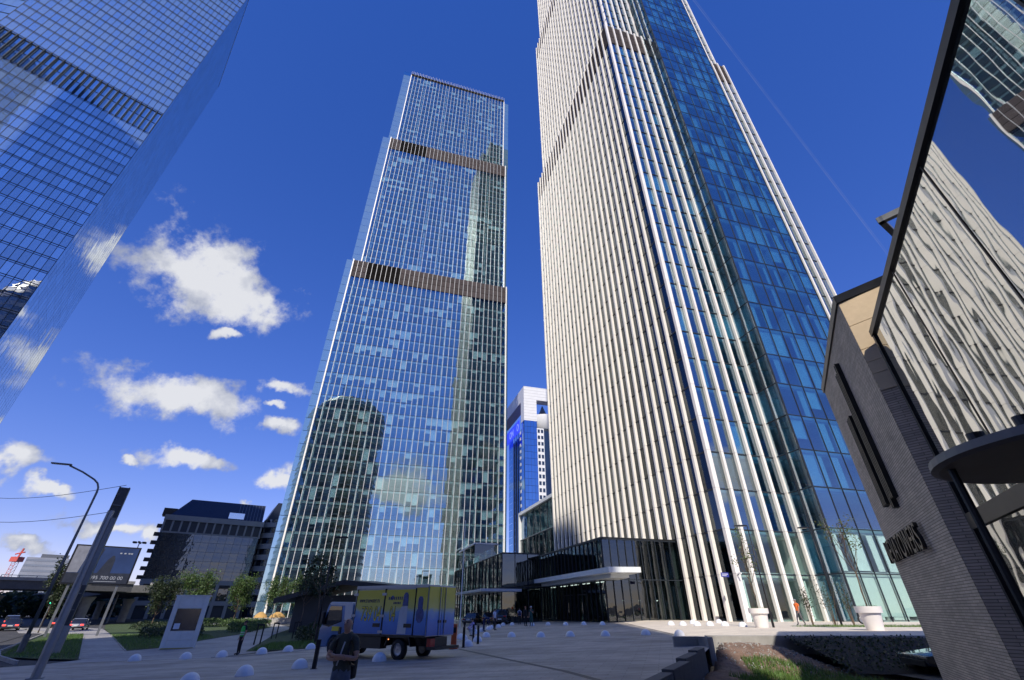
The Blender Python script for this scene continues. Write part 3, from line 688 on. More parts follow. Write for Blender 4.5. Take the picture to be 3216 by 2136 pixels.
# tapered white canopy: thick at the wall, knife edge outside
cp = MB(); zc0 = 4.55
out = [(-2.7, -6.4), (.7, -7.1), (2.2, -.15), (-.15, -.15), (-.15, 19.5), (-2.7, 19.5)]
n_ = len(out)
cp.prism(out, zc0 + .10, zc0 + .62)
cp.prism([(-1.6, -4.6), (.4, -5.0), (1.6, -.2), (-.2, -.2), (-.2, 19.0), (-1.6, 18.6)], zc0 - .28, zc0 + .095)
cp.build('canopy', mat('canopy_white', (.70, .73, .70), .32, var=.05), ep)

pd = thing('podium_block', 'black glass podium block with a thin canopy between the two towers', 'building', (-1.5, 73.8, -.1), TA)
glazed_box(pd, 0, 6.1, 0, 41, 0, 9.05, 2.0, 2, M['glassDark'], 2.6)
MB().bx(0, 6.1, 0, 41, 9.06, 9.2).build('roof', M['dark'], pd); MB().bx(3.0, 5.9, .5, 40, 0, 9.0).build('inner_wall', inner, pd)
MB().prism([(-3.4, -1.3), (2.6, -1.5), (2.6, -.1), (-.15, -.1), (-.15, 20), (-3.4, 20)], 3.95, 4.3).build('canopy', mat('canopy_grey', (.42, .46, .50), .3, var=.06), pd)
gb = MB().bx(0, 2.5, -.015, .015, 0, 1.1).mesh('balustrade_pane', glass('balustrade_glass', (.78, .88, .88), .10))
for i in range(8): inst(gb, 'balustrade_pane', pd, (.3, 17 + 2.6 * i, 9.2), (0, 0, math.pi / 2))
MB().bx(.27, .33, 17, 38, 10.3, 10.36).build('handrail', M['grey'], pd)
small = MB().bx(.8, 5.5, 24, 40.5, 9.25, 13).build('penthouse', M['glassDark'], pd); MB().bx(.6, 5.7, 23.8, 40.7, 13, 13.3).build('cornice', M['white'], small)

lk = thing('link_building', 'glass link building with a white framed top floor between the towers', 'building', (9.4, 102.6, .2), TA)
glazed_box(lk, 0, 9, 0, 25.5, 0, 16.9, 2.2, 3, M['glassDark'], 2.55, faces='fl')
MB().bx(.4, 9, .4, 25.2, 0, 16.8).build('inner_wall', inner, lk)
tealm = glass('teal_glass', (.45, .62, .62), .18, wave=.6, wscale=.6, wdist=.03)
glazed_box(lk, .3, 9, 0, 25.3, 17.1, 23.2, 2.2, 1, tealm, 5.0, faces='fl')
MB().bx(1.5, 9, 1.5, 24, 17.1, 23.1).build('inner_wall', M['partition'], lk)
MB().bx(-.4, 9.4, -.3, 25.8, 23.2, 23.9).build('roof', M['white'], lk); MB().bx(-.4, .5, 25.2, 25.8, 11, 23.2).build('edge_frame', M['white'], lk)
MB().bx(-.1, 9.1, -.1, 25.5, 16.9, 17.1).build('floor_edge', M['grey'], lk)

# ------------------------------------------------------------------ blue office tower far behind, with a white portal frame
bt = thing('blue_office_tower', 'cobalt blue office tower with a white portal frame, between the two finned towers', 'tower', (7.6, 259.9, -.9), TA)
PB = Panes(bt, M['glassBlue'], .1)
for k in range(26):
    z = 4 * k + 2
    for i in range(4): PB.add((2.1 * i + 1.05, 0, z), 0, 2.0, 3.85)
    for j in range(14):
        yy = 3 + 2.6 * j; off = 1.2 + 2.2 * math.sin(math.pi * min(1, j / 10)); PB.add((off if j else .0, yy, z), math.pi / 2, 2.5, 3.85)
PB.done(200)
MB().bx(.4, 8.4, .2, 2.2, 0, 104).bx(4.2, 30, 3, 40, 0, 101).build('core', core3, bt)
# portal frame
fr_ = MB().bx(0, 8.6, 0, 6.5, 104, 118.5).bx(0, 40, 0, 6.5, 118.5, 127.5).bx(0, 6.5, 6.5, 60, 118.5, 127.5).bx(32, 40, .02, 6.5, 0, 118.4)
fr_.build('portal_frame', M['whiteStone'], bt)
jb = MB().bx(0, 40, -.03, 0, -.05, .05).mesh('joint', mat('joint_grey', (.3, .31, .33), .7))
for k in range(12): inst(jb, 'joint', bt, (0, 0, 105 + 2 * k), scale=((.215 if k < 7 else 1), 1, 1))
MB().lathe([(0, 0), (9, 0), (9, 12)], (17, 12, 99), 40).lathe([(9, 12), (8.4, 12), (8.4, 11.6)], (17, 12, 99), 40).build('roof_drum', M['whiteStone'], bt, smooth=True)
MB().tube([(17, 12, 108), (17, 12, 120)], [5, .3], n=12).build('lattice_cone', M['grey'], bt)
wl_ = MB().bx(8.45, 13.3, 1.0, 3.0, 0, 100).build('window_wall', M['whiteStone'], bt)
bw = MB().bx(-.75, .75, -.1, .1, -1.1, 1.1).mesh('window', M['glassOffice'])
for k in range(25):
    for xx in (9.9, 12.1): inst(bw, 'window', bt, (xx, 1.0, 4 * k + 2))
MB().bx(13.3, 32, 2.5, 4, 0, 99).build('dark_bay', M['glassOffice'], bt)
ws = MB().bx(-.1, .1, -1.0, 1.0, -.9, .9).mesh('white_panel', M['whiteStone'])
for k in range(24): inst(ws, 'white_panel', bt, (-.05, 8, 4 * k + 6))
# blue LED sign band
led = mat('led_blue', (.01, .01, .4), .4, emit=((.02, .05, .9), .75)); ledt = mat('led_letter', (.2, .25, .8), .4, emit=((.22, .30, 1.0), .9))
sg = MB().bx(-1.2, -.8, 7, 45, 98.2, 106.5).build('sign_band', led, bt)
text_part('letters', 'O', 4.6, 3.9, .1, ledt, sg, Matrix.Translation((-1.25, 11.9, 100)) @ Matrix.Rotation(-math.pi / 2, 4, 'Z'))
text_part('letters', 'ON', 4.6, 9.0, .1, ledt, sg, Matrix.Translation((-1.25, 28.5, 100)) @ Matrix.Rotation(-math.pi / 2, 4, 'Z'))

# ------------------------------------------------------------------ dark office block with a sloping roof at the left
OA = math.atan2(16.5, 25.8)
ob = thing('office_block', 'dark glass office block with pale pillars and a sloping navy roof behind the street trees', 'building', (-119.6, 160.4, -.9), OA)
stone = mat('pale_stone', (.24, .26, .29), .75, var=.1, scale=.5); navy = mat('navy_roof', (.035, .045, .08), .35, metal=.4, var=.15)
Po = Panes(ob, M['glassOffice'], .25)
for k in range(5):
    for i in range(12): Po.add((1.3 + 2.5 * i, 0, 12 + 2.9 * k + .3), 0, 2.44, 2.84)
    for j in range(5): Po.add((-.02, 2 + 4 * j, 12 + 2.9 * k + .3), math.pi / 2, 3.9, 2.84)
for i in range(12): Po.add((1.3 + 2.5 * i, .5, 27.2), 0, 2.3, 3.6)
Po.done(90)
MB().bx(.1, 30.4, .2, 22, 9, 29).bx(.1, 30.4, .8, 22, 0, 9).build('wall', core3, ob)
MB().bx(-.3, 30.7, -.4, 22.2, 28.9, 30.6).bx(-.2, 30.6, -.3, 22.2, 9.6, 11.0).bx(-.1, 30.5, -.1, .5, 24.9, 25.4).build('cornice', stone, ob)
pl_ = MB().bx(-.28, .28, -.25, .4, 25.4, 28.9).mesh('pillar', stone)
for i in range(13): inst(pl_, 'pillar', ob, (.1 + 2.5 * i, 0, 0))
pl2 = MB().bx(-.5, .5, -.2, .5, 0, 9.6).mesh('pillar', stone)
for i in range(8): inst(pl2, 'pillar', ob, (.5 + 4.25 * i, 0, 0))
gf = MB().bx(-1.4, 1.4, -.06, .06, 5.2, 8.6).mesh('window', M['glassOffice'])
for i in range(7): inst(gf, 'window', ob, (2.6 + 4.25 * i, .7, 0))
MB().bx(0, 30.4, -.05, .6, 3.6, 4.9).build('string_course', stone, ob)
rf = MB(); rf.v += [(1, .6, 30.6), (30, .6, 30.6), (30, 20, 30.6), (1, 20, 30.6), (5.5, 5, 37), (30, 5, 37.2), (30, 15, 37.2), (5.5, 15, 37)]
for f in ((0, 1, 5, 4), (1, 2, 6, 5), (2, 3, 7, 6), (3, 0, 4, 7), (4, 5, 6, 7)): rf.f.append(f); rf.m.append(0)
ro = rf.build('roof', navy, ob)
seam = MB().tube([(0, .6, 30.6), (0, 5, 37.05)], .06, n=4).mesh('seam', mat('seam_grey', (.25, .28, .32), .3, metal=.5))
for i in range(9): inst(seam, 'seam', ro, (21.5 + 1.05 * i, -.05, .05))
MB().bx(18.5, 23.5, .35, .5, 31, 33).build('skylight', glass('skylight', (0, 0, 0), .6, opaque=(.4, .45, .5)), ro)
for j in range(7): MB().box((-.9, 2.2, 11.5 + 2.6 * j), (1.5, 1.8, 1.1)).build('air_unit', M['dark'], ob)
MB().bx(-1.5, 2.5, 2, 6, 30.6, 33).build('roof_hut', M['dark'], ob)
# wing with balconies
MB().bx(31.2, 46, 2.5, 22, 0, 32).build('wing', core3, ob)
for k in range(8): MB().lathe([(7.9, 0), (8.2, 0), (8.2, 1.7), (7.9, 1.7)], (38.5, 6, 3.2 + 3.7 * k), 24, a0=math.pi, a1=2 * math.pi).build('balcony', stone, ob)
MB().lathe([(7.6, 0), (7.6, 32)], (38.5, 6, 0), 24, a0=math.pi, a1=2 * math.pi).build('bay_window', M['glassOffice'], ob)
MB().extr([(31, 31), (47, 31), (47, 38), (34, 38.5)], 3, 20).build('roof', navy, ob)

# ------------------------------------------------------------------ brick block with the sign
GS = Vector((.47894, .87785, 0)); SN = Vector((10.94, 11.81, 0)); ZS = 10.65
def brickwall(name, col, ax):
    m = bpy.data.materials.new(name); m.use_nodes = True; nt = m.node_tree; b = nt.nodes['Principled BSDF']; N = nt.nodes.new; L = nt.links.new
    t = N('ShaderNodeTexCoord'); mp = N('ShaderNodeMapping'); L(t.outputs['Object'], mp.inputs[0]); mp.inputs['Rotation'].default_value = (math.pi / 2, 0, 0)
    br = N('ShaderNodeTexBrick'); br.inputs['Scale'].default_value = 1; br.inputs['Brick Width'].default_value = .52; br.inputs['Row Height'].default_value = .068
    br.inputs['Mortar Size'].default_value = .009; br.inputs['Color1'].default_value = tuple(c * .86 for c in col) + (1,); br.inputs['Color2'].default_value = tuple(c * 1.12 for c in col) + (1,)
    br.inputs['Mortar'].default_value = tuple(c * .42 for c in col) + (1,); L(mp.outputs[0], br.inputs['Vector'])
    no = N('ShaderNodeTexNoise'); no.inputs['Scale'].default_value = .7; no.inputs['Detail'].default_value = 9; no.inputs['Roughness'].default_value = .65; L(t.outputs['Object'], no.inputs['Vector'])
    mr = N('ShaderNodeMapRange'); mr.inputs[1].default_value = .3; mr.inputs[2].default_value = .7; mr.inputs[3].default_value = .72; mr.inputs[4].default_value = 1.12; L(no.outputs['Fac'], mr.inputs[0])
    h = N('ShaderNodeHueSaturation'); L(br.outputs['Color'], h.inputs['Color']); L(mr.outputs[0], h.inputs['Value']); L(h.outputs[0], b.inputs['Base Color'])
    b.inputs['Roughness'].default_value = .8
    iv = N('ShaderNodeMath'); iv.operation = 'SUBTRACT'; iv.inputs[0].default_value = 1; L(br.outputs['Fac'], iv.inputs[1])
    bu = N('ShaderNodeBump'); bu.inputs['Strength'].default_value = .9; bu.inputs['Distance'].default_value = .02; L(iv.outputs[0], bu.inputs['Height']); L(bu.outputs[0], b.inputs['Normal'])
    return m
sbm = brickwall('sand_brick', (.56, .46, .36), 0)
sb = thing('brick_sign_block', 'brick block with a sunlit sand top, carrying the NEVATOWERS sign, at the right', 'building', (SN.x, SN.y, -.6), math.atan2(GS.y, GS.x))
# local x: along the sign face from the near corner to the far one; local -y... the face looks to local +y
ds = Vector((.59, -.8074, 0)); lx = ds.dot(GS); ly = ds.dot(Vector((-GS.y, GS.x, 0)))       # near face direction in local axes
ZT = ZS + .6
MB().bx(0, 8.0, -.45, 0, 0, ZT - .28).build('sign_wall', sbm, sb)
o = MB().bx(0, 9, 0, .45, 0, ZT - .28).build('near_wall', sbm, sb, rot=(0, 0, math.atan2(ly, lx))); o.location = (.004, -.004, 0)
sandm = mat('sand_panel', (.68, .53, .34), .8, var=.08, scale=.8, bump=.15, dirt=.1)
pz = [ZT - .32, ZT - 1.22, ZT - 2.1, ZT - 2.55, ZT - 2.95, ZT - 3.5]
for a, b_ in zip(pz[:-1], pz[1:]): MB().bx(.01, 8.9, -.03, -.002, b_ + .02, a).build('stone_panel', sandm, o)
MB().prism([(-.06, .06), (8.06, .06), (14, -9), (9 * lx + .3, 9 * ly)][::-1], ZT - .28, ZT).build('roof_edge', M['dark'], sb)
MB().bx(7.8, 8.0, -6, -.46, 0, ZT - .3).build('far_wall', sbm, sb)
bar_ = MB().bx(-.035, .035, 0, .16, 0, 4.9).mesh('vertical_louvre', M['dark']); bar2 = MB().bx(-.035, .035, 0, .16, 0, 3.25).mesh('vertical_louvre', M['dark'])
for i in range(4): inst(bar_, 'vertical_louvre', sb, (3.25 + .2 * i, 0, 5.35 + (.0 if i < 2 else -.25)))
for i in range(4): inst(bar2, 'vertical_louvre', sb, (4.55 + .2 * i, 0, 5.35))
sgl = text_part('sign_letters', 'NEVATOWERS', .74, 5.55, .10, mat('sign_black', (.02, .02, .021), .35, metal=.3), sb, Matrix.Translation((7.65, .14, 3.72)) @ Matrix.Rotation(math.pi, 4, 'Z'))

# ------------------------------------------------------------------ grey mirror-glass building beside the viewer
gl_ = thing('mirror_glass_building', 'near grey mirror glass building at the right edge, reflecting the finned tower', 'building', (10.98, 11.17, -.6), math.atan2(.872, .49))
ZG = 9.5
for i in range(5):
    a, b_ = -3.4 * i, -3.4 * (i + 1)
    if i == 0: a = -.12
    MB().bx(b_ + .03, a - .03, -.04, 0, 4.22, ZG - .2).build('pane', M['glassG'], gl_)
    MB().bx(b_ + .03, a - .03, -.04, 0, .3, 3.85).build('pane', glass('door_glass', (0, 0, 0), .22, opaque=(.018, .019, .02), wave=.6, wscale=.6), gl_)
    MB().bx(b_ - .02, b_ + .02, -.05, .012, .3, ZG - .2).build('mullion', M['dark'], gl_)
MB().bx(-17, 0, -.05, .06, 3.86, 4.2).build('transom', M['dark'], gl_); MB().bx(-17, 0, -.4, .0, -1, .29).build('plinth', M['dark'], gl_)
MB().bx(-17.2, .06, -12, .07, ZG - .19, ZG).build('roof', M['dark'], gl_); MB().bx(-.10, .04, -.3, .05, 0, ZG - .2).build('corner_post', M['dark'], gl_)
MB().bx(-17, -.05, -12, -.06, -.5, ZG - .4).build('core', inner, gl_)
# round canopy disc and glass drum of the revolving door
cn_ = MB(); cn_.lathe([(.05, 4.02), (1.69, 4.01), (1.70, 3.91), (1.62, 3.88)], (-7.0, .3, 0), 48); cn_.lathe([(1.62, 3.88), (.05, 3.88)], (-7.0, .3, 0), 48, 1)
cn_.build('canopy', [mat('canopy_dark', (.13, .13, .135), .5, var=.2), mat('soffit_wood', (.17, .155, .14), .5, var=.3, scale=.8)], gl_)
for k in (0, 3):
    t = math.pi * (k + .2) / 6.6; MB().tube([(-7.0 + 1.5 * math.cos(t), .3 + 1.5 * math.sin(t), 0), (-7.0 + 1.5 * math.cos(t), .3 + 1.5 * math.sin(t), 3.9)], .045, n=8).build('door_post', M['dark'], gl_)
for xx, yy in ((-6.7, 1.65), (-7.6, 1.6), (-8.1, 1.3)): MB().lathe([(.02, .13), (.09, .13), (.09, 0), (.02, 0)], (xx, yy, 4.02), 14).build('floodlight', M['dark'], gl_)
# open steel frame on the roof
fr2 = MB(); A_, B_, C_ = Vector((11.53, 9.64, 12)), Vector((12.05, 9.05, 12)), Vector((12.6, 10.35, 12))
fs = thing('roof_frame', 'open square steel frame jutting from the roof beside the brick block', 'frame', (11.53, 9.64, 8.9))
def beam(p, q, w, h, name='beam', m=None, parent=None):
    d = q - p; ang = math.atan2(d.y, d.x); b_ = MB(); b_.box((0, 0, 0), (d.length + w, w, h), mat=Matrix.Translation((p + q) / 2 - Vector((11.53, 9.64, 8.9))) @ Matrix.Rotation(ang, 4, 'Z')); return b_.build(name, m or M['grey'], parent)
D_ = B_ + C_ - A_
beam(A_, B_, .16, .2, parent=fs); beam(A_, C_, .16, .2, parent=fs); beam(B_, D_, .14, .2, parent=fs); beam(C_, D_, .14, .19, parent=fs)
for q in (B_, C_, D_): MB().bx(q.x - 11.53 - .07, q.x - 11.53 + .07, q.y - 9.64 - .07, q.y - 9.64 + .07, 0, 3.0).build('post', M['grey'], fs)
# ------------------------------------------------------------------ street furniture, kerb stones, kiosk, billboard, viaduct
DOMES = {
 'in the row beside the lawn path': [(-20.34, 29.07), (-17.51, 28.87), (-15.76, 29.16), (-14.2, 30.38), (-13.14, 31.36), (-12.42, 32.88)],
 'in front of the truck': [(-10.15, 17.33), (-9.41, 19.24), (-8.23, 21.04), (-5.56, 22.58)],
 'in the row across the mid plaza': [(-1.88, 38.44), (-.03, 36.99), (1.94, 35.45), (3.84, 34.73), (5.94, 33.43), (8.35, 32.81), (9.68, 30.4)],
 'before the black glass entrance': [(-11.24, 77.28), (-9.54, 76.51), (.02, 63.6), (2.28, 58.26), (4.04, 58.19), (5.77, 55.85), (7.53, 54.54), (9.11, 52.37)],
 'in the cluster by the orange post': [(-2.45, 29.42), (-2.18, 33.46), (-3.33, 36.33), (-3.66, 37.73), (-3.06, 44.35), (-2.82, 48.45), (-2.34, 52.39), (-2.24, 55.7), (-1.48, 57.68), (-1.09, 63.85)],
 'in the sunlit group by the fins': [(13.77, 45.05), (14.29, 43.49), (16.04, 46.06), (14.9, 41.87), (15.59, 40.98), (19.41, 48.68), (16.48, 40.28), (17.11, 38.62)]}
dm = MB(); prof = [(.30, 0), (.30, .03)] + [(.29 * math.cos(t), .03 + .285 * math.sin(t)) for t in [math.pi / 2 * j / 10 for j in range(1, 10)]] + [(.015, .315)]
dm.lathe(prof, n=28); dome_me = dm.mesh('dome_bollard', mat('dome_white', (.78, .79, .80), .55, var=.05, scale=4, dirt=.30, dirtcol=(.45, .43, .40), bump=.08), True)
for where, pts in DOMES.items():
    for i, (x, y) in enumerate(pts):
        o = inst(dome_me, 'dome_bollard', None, (x, y, gz(x) + (.012 if x > 12 else 0)), (0, 0, RNG.random() * 6))
        order = 'from the left' if 'cluster' not in where else 'from the front'
        tag(o, 'white dome bollard, %s %s %s' % (ORD[i], order, where), 'bollard', 'white dome bollards')
for i, ((x, y), lb) in enumerate((((-2.61, 28.57), 'black square bollard nearest the orange post'), ((-1.99, 30.95), 'black square bollard, rightmost of the trio by the orange post'), ((-2.47, 33.65), 'black square bollard, middle one behind the front dome'), ((-4.0, 44.0), 'black square bollard farthest back by the orange post'), ((-7.49, 20.55), 'lone black square post in front of the truck cab'))):
    r = thing('bollard', lb, 'bollard', (x, y, gz(x)), 0, 'black square bollards')
    MB().bx(-.065, .065, -.065, .065, 0, .92).build('post', M['dark'], r, bevel=.008); MB().bx(-.1, .1, -.1, .1, 0, .015).build('base_plate', M['dark'], r)
r = thing('orange_post', 'orange barrier post with a thin white flag pole rising behind it', 'post', (-3.07, 27.94, gz(-3.07)))
om = mat('orange_paint', (.55, .10, .03), .4, var=.12, dirt=.25)
MB().bx(-.14, .14, -.12, .12, .05, 1.1).build('housing', om, r, bevel=.015); MB().bx(-.22, .22, -.2, .2, 0, .05).build('base_plate', om, r); MB().bx(-.1, .1, -.13, -.121, .7, .95).build('panel', M['dark'], r)
r = thing('flag_pole', 'tall thin white pole behind the orange post', 'pole', (-6.0, 60.0, gz(-6)))
MB().tube([(0, 0, 0), (0, 0, 11.5)], [.07, .04], n=8).build('shaft', M['white'], r); MB().lathe([(.02, .12), (.07, .06), (.02, 0)], (0, 0, 11.5), 8).build('finial', M['white'], r)

# dark kerb stones along the planted bank, and the curved concrete planter wall
ks = [((2.95, 12.2), (4.0, 14.1)), ((4.05, 14.2), (5.25, 16.4)), ((5.2, 16.6), (6.35, 18.75)), ((6.4, 18.95), (7.2, 20.4))]
for i, (a, b) in enumerate(ks):
    d = Vector((b[0] - a[0], b[1] - a[1])); r = thing('kerb_block', '%s dark concrete kerb block from the front, beside the planted bank' % ORD[i], 'kerb block', (a[0], a[1], -.65), math.atan2(d.y, d.x), 'dark concrete kerb blocks')
    MB().bx(.02, d.length - .02, -.16, .16, 0, .92 + .05 * i).build('block', M['darkconcrete'], r, bevel=.02)
    MB().bx(.02, d.length - .02, -.45, -.17, 0, .28).build('footing', M['concrete'], r, bevel=.02)
pw = thing('planter_wall', 'curved grey concrete planter wall at the end of the kerb blocks', 'wall', (8.15, 22.9, -.35))
cw = MB()
for j in range(12):
    t0, t1 = R(-75 + 13 * j), R(-75 + 13 * (j + 1))
    q = [(.36 * math.cos(t0), .36 * math.sin(t0)), (.52 * math.cos(t0), .52 * math.sin(t0)), (.52 * math.cos(t1), .52 * math.sin(t1)), (.36 * math.cos(t1), .36 * math.sin(t1))]
    cw.prism(q, 0, .98)
cw.build('curved_wall', M['concrete'], pw, auto=30); MB().bx(-1.0, .2, .52, .68, 0, .98).build('straight_wall', M['concrete'], pw, bevel=.015)

# ticket kiosk
kk = thing('kiosk', 'pale grey metal kiosk with one dark window and a paper notice', 'kiosk', (-25.3, 40.25, -.88), R(28))
km = mat('kiosk_panel', (.74, .72, .66), .5, var=.06, dirt=.2); kw = mat('kiosk_glass', (.03, .03, .035), .12, spec=.8)
MB().bx(-1.3, 1.3, .04, 1.7, 0, 3.38).build('body', km, kk)
for x0, x1, z0, z1, nm in ((-1.42, -1.02, .0, 3.43, 'corner_panel'), (1.02, 1.42, .0, 3.43, 'corner_panel'), (-1.0, 1.0, 2.62, 3.43, 'fascia_panel'), (-1.0, -.02, 0, .52, 'panel'), (.02, 1.0, 0, .52, 'panel'), (-1.0, -.02, .56, 1.10, 'panel'), (.02, 1.0, .56, 1.10, 'panel')):
    MB().bx(x0, x1, -.06 if 'corner' in nm else -.02, .12, z0, z1).build(nm, km, kk, bevel=.01)
w_ = MB().bx(-1.0, 1.0, -.005, .05, 1.14, 2.58).build('window', kw, kk); MB().bx(-.86, -.38, -.012, -.006, 1.25, 1.62).build('notice', mat('paper', (.7, .74, .8), .8), w_)
MB().bx(-1.3, 1.3, -.15, .06, 0, .06).build('threshold', mat('hazard_yellow', (.45, .33, .04), .6, dirt=.4), kk); MB().bx(-1.5, 1.5, -.1, 1.8, 3.43, 3.5).build('roof', km, kk); kk.scale = (.80, .7, 1)

# street lamp, gantry columns and wires at the left edge
def street_lamp(name, label, x, y, h, arm, ang, r0=.10, headlen=.9, m=None, curved=True, grp=None):
    m = m or M['grey']; r = thing(name, label, 'street lamp', (x, y, gz(x)), ang, grp)
    pts = [(0, 0, 0), (0, 0, h * .5), (0, 0, h - (1.1 if curved else .02))]
    if curved: pts += [(.05, 0, h - .75), (.22, 0, h - .42), (.55, 0, h - .15), (arm * .6, 0, h + .35), (arm, 0, h + .75)]
    MB().tube(pts, [r0, r0 * .8, r0 * .6] + [r0 * .5] * (len(pts) - 3), n=10).build('pole', m, r, smooth=True)
    MB().tube([(0, 0, 0), (0, 0, 1.1)], r0 * 1.5, n=10).build('base', m, r)
    if not curved: MB().bx(-.04, arm, -.045, .045, h - .09, h).build('arm', m, r)
    hx = arm; hz = h + (.78 if curved else -.05)
    hd = MB().box((hx + headlen / 2 - .1, 0, hz + (.05 if curved else 0)), (headlen, .26, .11)).build('lamp_head', m, r, bevel=.03); MB().box((hx + headlen / 2, 0, hz - .02 + (.02 if curved else -.03)), (headlen * .6, .18, .03)).build('lens', mat('lamp_lens', (.55, .55, .5), .2), hd)
    return r
street_lamp('street_lamp', 'tall grey curved-arm street lamp at the far left over the road', -33.5, 36.4, 11.7, 2.5, R(204), .13, 1.3)
street_lamp('street_lamp', 'slim black street lamp behind the truck cab, by the dark tree', -14.2, 38.2, 7.1, .15, R(-8), .07, 1.0, M['dark'], False, 'slim black street lamps')
street_lamp('street_lamp', 'slim black street lamp standing above the truck box, before the slim tower', -15.0, 82.5, 7.7, .1, R(-5), .08, 1.1, M['dark'], False, 'slim black street lamps')
street_lamp('street_lamp', 'slim black street lamp right beside the first potted tree', 18.5, 36.9, 6.75, -.9, 0, .055, .8, M['dark'], False, 'slim black street lamps')
street_lamp('street_lamp', 'slim black street lamp among the leafy shrubs before the glass bay', 25.9, 40.9, 7.2, -.9, 0, .055, .8, M['dark'], False, 'slim black street lamps')
g1 = thing('gantry_column', 'thick grey steel column rising tallest at the left, behind the lighter post', 'column', (-31.2, 36.2, -.9), R(35))
MB().bx(-.30, .30, -.08, .08, 0, 10.9).bx(-.34, -.26, -.28, .28, 0, 10.9).bx(.26, .34, -.28, .28, 0, 10.9).build('shaft', mat('column_steel', (.085, .088, .095), .5, metal=.3, var=.2, dirt=.2), g1); MB().tube([(0, 0, 0), (0, 0, 1.6)], .48, n=16).build('base', M['concrete'], g1, smooth=True, auto=40)
for k in range(9): MB().bx(-.26, .26, -.2, .2, 1.5 + k, 1.56 + k).build('stiffener', M['grey'], g1)
g2 = thing('gantry_column', 'lighter grey steel post in front of the thick column at the left', 'column', (-18.6, 21.4, gz(-18.6)), R(35))
MB().tube([(0, 0, 0), (0, 0, 6.2)], [.16, .13], n=14).build('shaft', mat('galvanised', (.30, .31, .32), .4, metal=.5, var=.12, dirt=.2), g2, smooth=True, auto=40); MB().bx(-.25, .25, -.25, .25, 0, .04).build('base_plate', M['grey'], g2)
MB().bx(.12, .30, -.10, .10, 3.2, 5.9).build('cable_box', M['grey'], g2)
for i, (z0, z1) in enumerate(((10.2, 11.6), (8.2, 9.5))):
    b = MB(); A = Vector((-31.2, 36.2, z0)); B = Vector((-62, 48, z1 + 1.2)); b.tube([A.lerp(B, t / 12) - Vector((0, 0, 1.1 * math.sin(math.pi * t / 12))) for t in range(13)], .022, n=5)
    tag(b.build('overhead_wire', M['dark']), ('upper' if i == 0 else 'lower') + ' thin overhead wire running left from the thick column', 'wire', 'overhead wires')

# billboard
bb = thing('billboard', 'dark billboard picturing two skyscrapers, with a white phone number below', 'billboard', (-48.8, 58.3, -.9), R(40))
MB().bx(-3.1, 3.1, -.12, .3, 5.0, 9.1).build('frame', M['dark'], bb); MB().bx(-2.92, 2.92, -.16, -.12, 5.15, 8.95).build('poster', mat('poster_blue', (.022, .045, .13), .4, var=.35, scale=.4), bb)
ptw = mat('poster_tower', (.025, .03, .045), .4, var=.3, scale=3); pwt = mat('poster_white', (.35, .37, .42), .5)
MB().extr([(-1.7, 6.2), (-.9, 6.2), (-.35, 8.7), (-1.2, 8.85)], -.175, -.162).build('printed_tower', ptw, bb)
MB().extr([(-.2, 6.2), (1.0, 6.2), (1.0, 7.6), (.85, 8.05), (.65, 8.1), (.3, 7.6)], -.175, -.162).build('printed_tower', ptw, bb)
MB().extr([(-2.92, 5.15), (2.92, 5.15), (2.92, 6.25), (-2.92, 6.15)], -.171, -.161).build('caption_strip', ptw, bb)
text_part('phone_number', '495 700 00 00', .36, 3.1, .006, pwt, bb, Matrix.Translation((-.7, -.178, 5.55))); MB().bx(-.2, 1.9, -.18, -.172, 5.32, 5.37).build('caption_line', pwt, bb)
for xx in (1.2, 1.6, 2.0, 2.25): MB().bx(xx, xx + .2, -.18, -.172, 8.3, 8.44).build('caption_mark', pwt, bb)
for xx in (-2.2, 2.2): MB().bx(xx - .12, xx + .12, .0, .25, 0, 5.0).build('leg', M['grey'], bb)
MB().extr([(-2.92, 6.2), (-1.95, 6.2), (-1.6, 8.95), (-2.92, 8.95)], -.171, -.161).build('printed_panel', mat('print_grey', (.22, .23, .27), .5, var=.2), bb)

# viaduct
vd = thing('elevated_road', 'long concrete viaduct crossing behind the billboard at the left', 'viaduct')
path = [(-112, 30), (-109, 55), (-101, 78), (-93.5, 90.5), (-86, 98), (-82.5, 105), (-92, 122), (-125, 155), (-190, 200)]
dk = MB(); pr = MB(); rl = MB()
for a, b in zip(path[:-1], path[1:]):
    a, b = Vector((a[0], a[1], 0)), Vector((b[0], b[1], 0)); d = b - a; n = Vector((-d.y, d.x, 0)).normalized() * 5.5
    def q(w, z0, z1, m_):
        m_.prism([(a.x - n.x * w[0], a.y - n.y * w[0]), (b.x - n.x * w[0], b.y - n.y * w[0]), (b.x - n.x * w[1], b.y - n.y * w[1]), (a.x - n.x * w[1], a.y - n.y * w[1])], z0, z1)
    q((1, -1), 4.7, 6.05, dk); q((1.04, .96), 6.05, 6.55, pr); q((-.96, -1.04), 6.05, 6.55, pr)
    for k in range(int(d.length / 2.5)):
        p = a + d * (k * 2.5 / d.length) + n; rl.bx(p.x - .04, p.x + .04, p.y - .04, p.y + .04, 6.55, 7.3)
    rl.tube([a + n + Vector((0, 0, 7.3)), b + n + Vector((0, 0, 7.3))], .05, n=5)
dk.build('deck', M['darkconcrete'], vd); pr.build('parapet', M['concrete'], vd); rl.build('railing', M['grey'], vd)
for (x, y) in ((-101, 78), (-93, 91), (-84.5, 101), (-92, 122), (-125, 155)):
    pi_ = MB().lathe([(1.3, 4.69), (.85, 3.6), (.8, 0)], (x, y, -.9), 20).build('pier', M['concrete'], vd, smooth=True, auto=40)
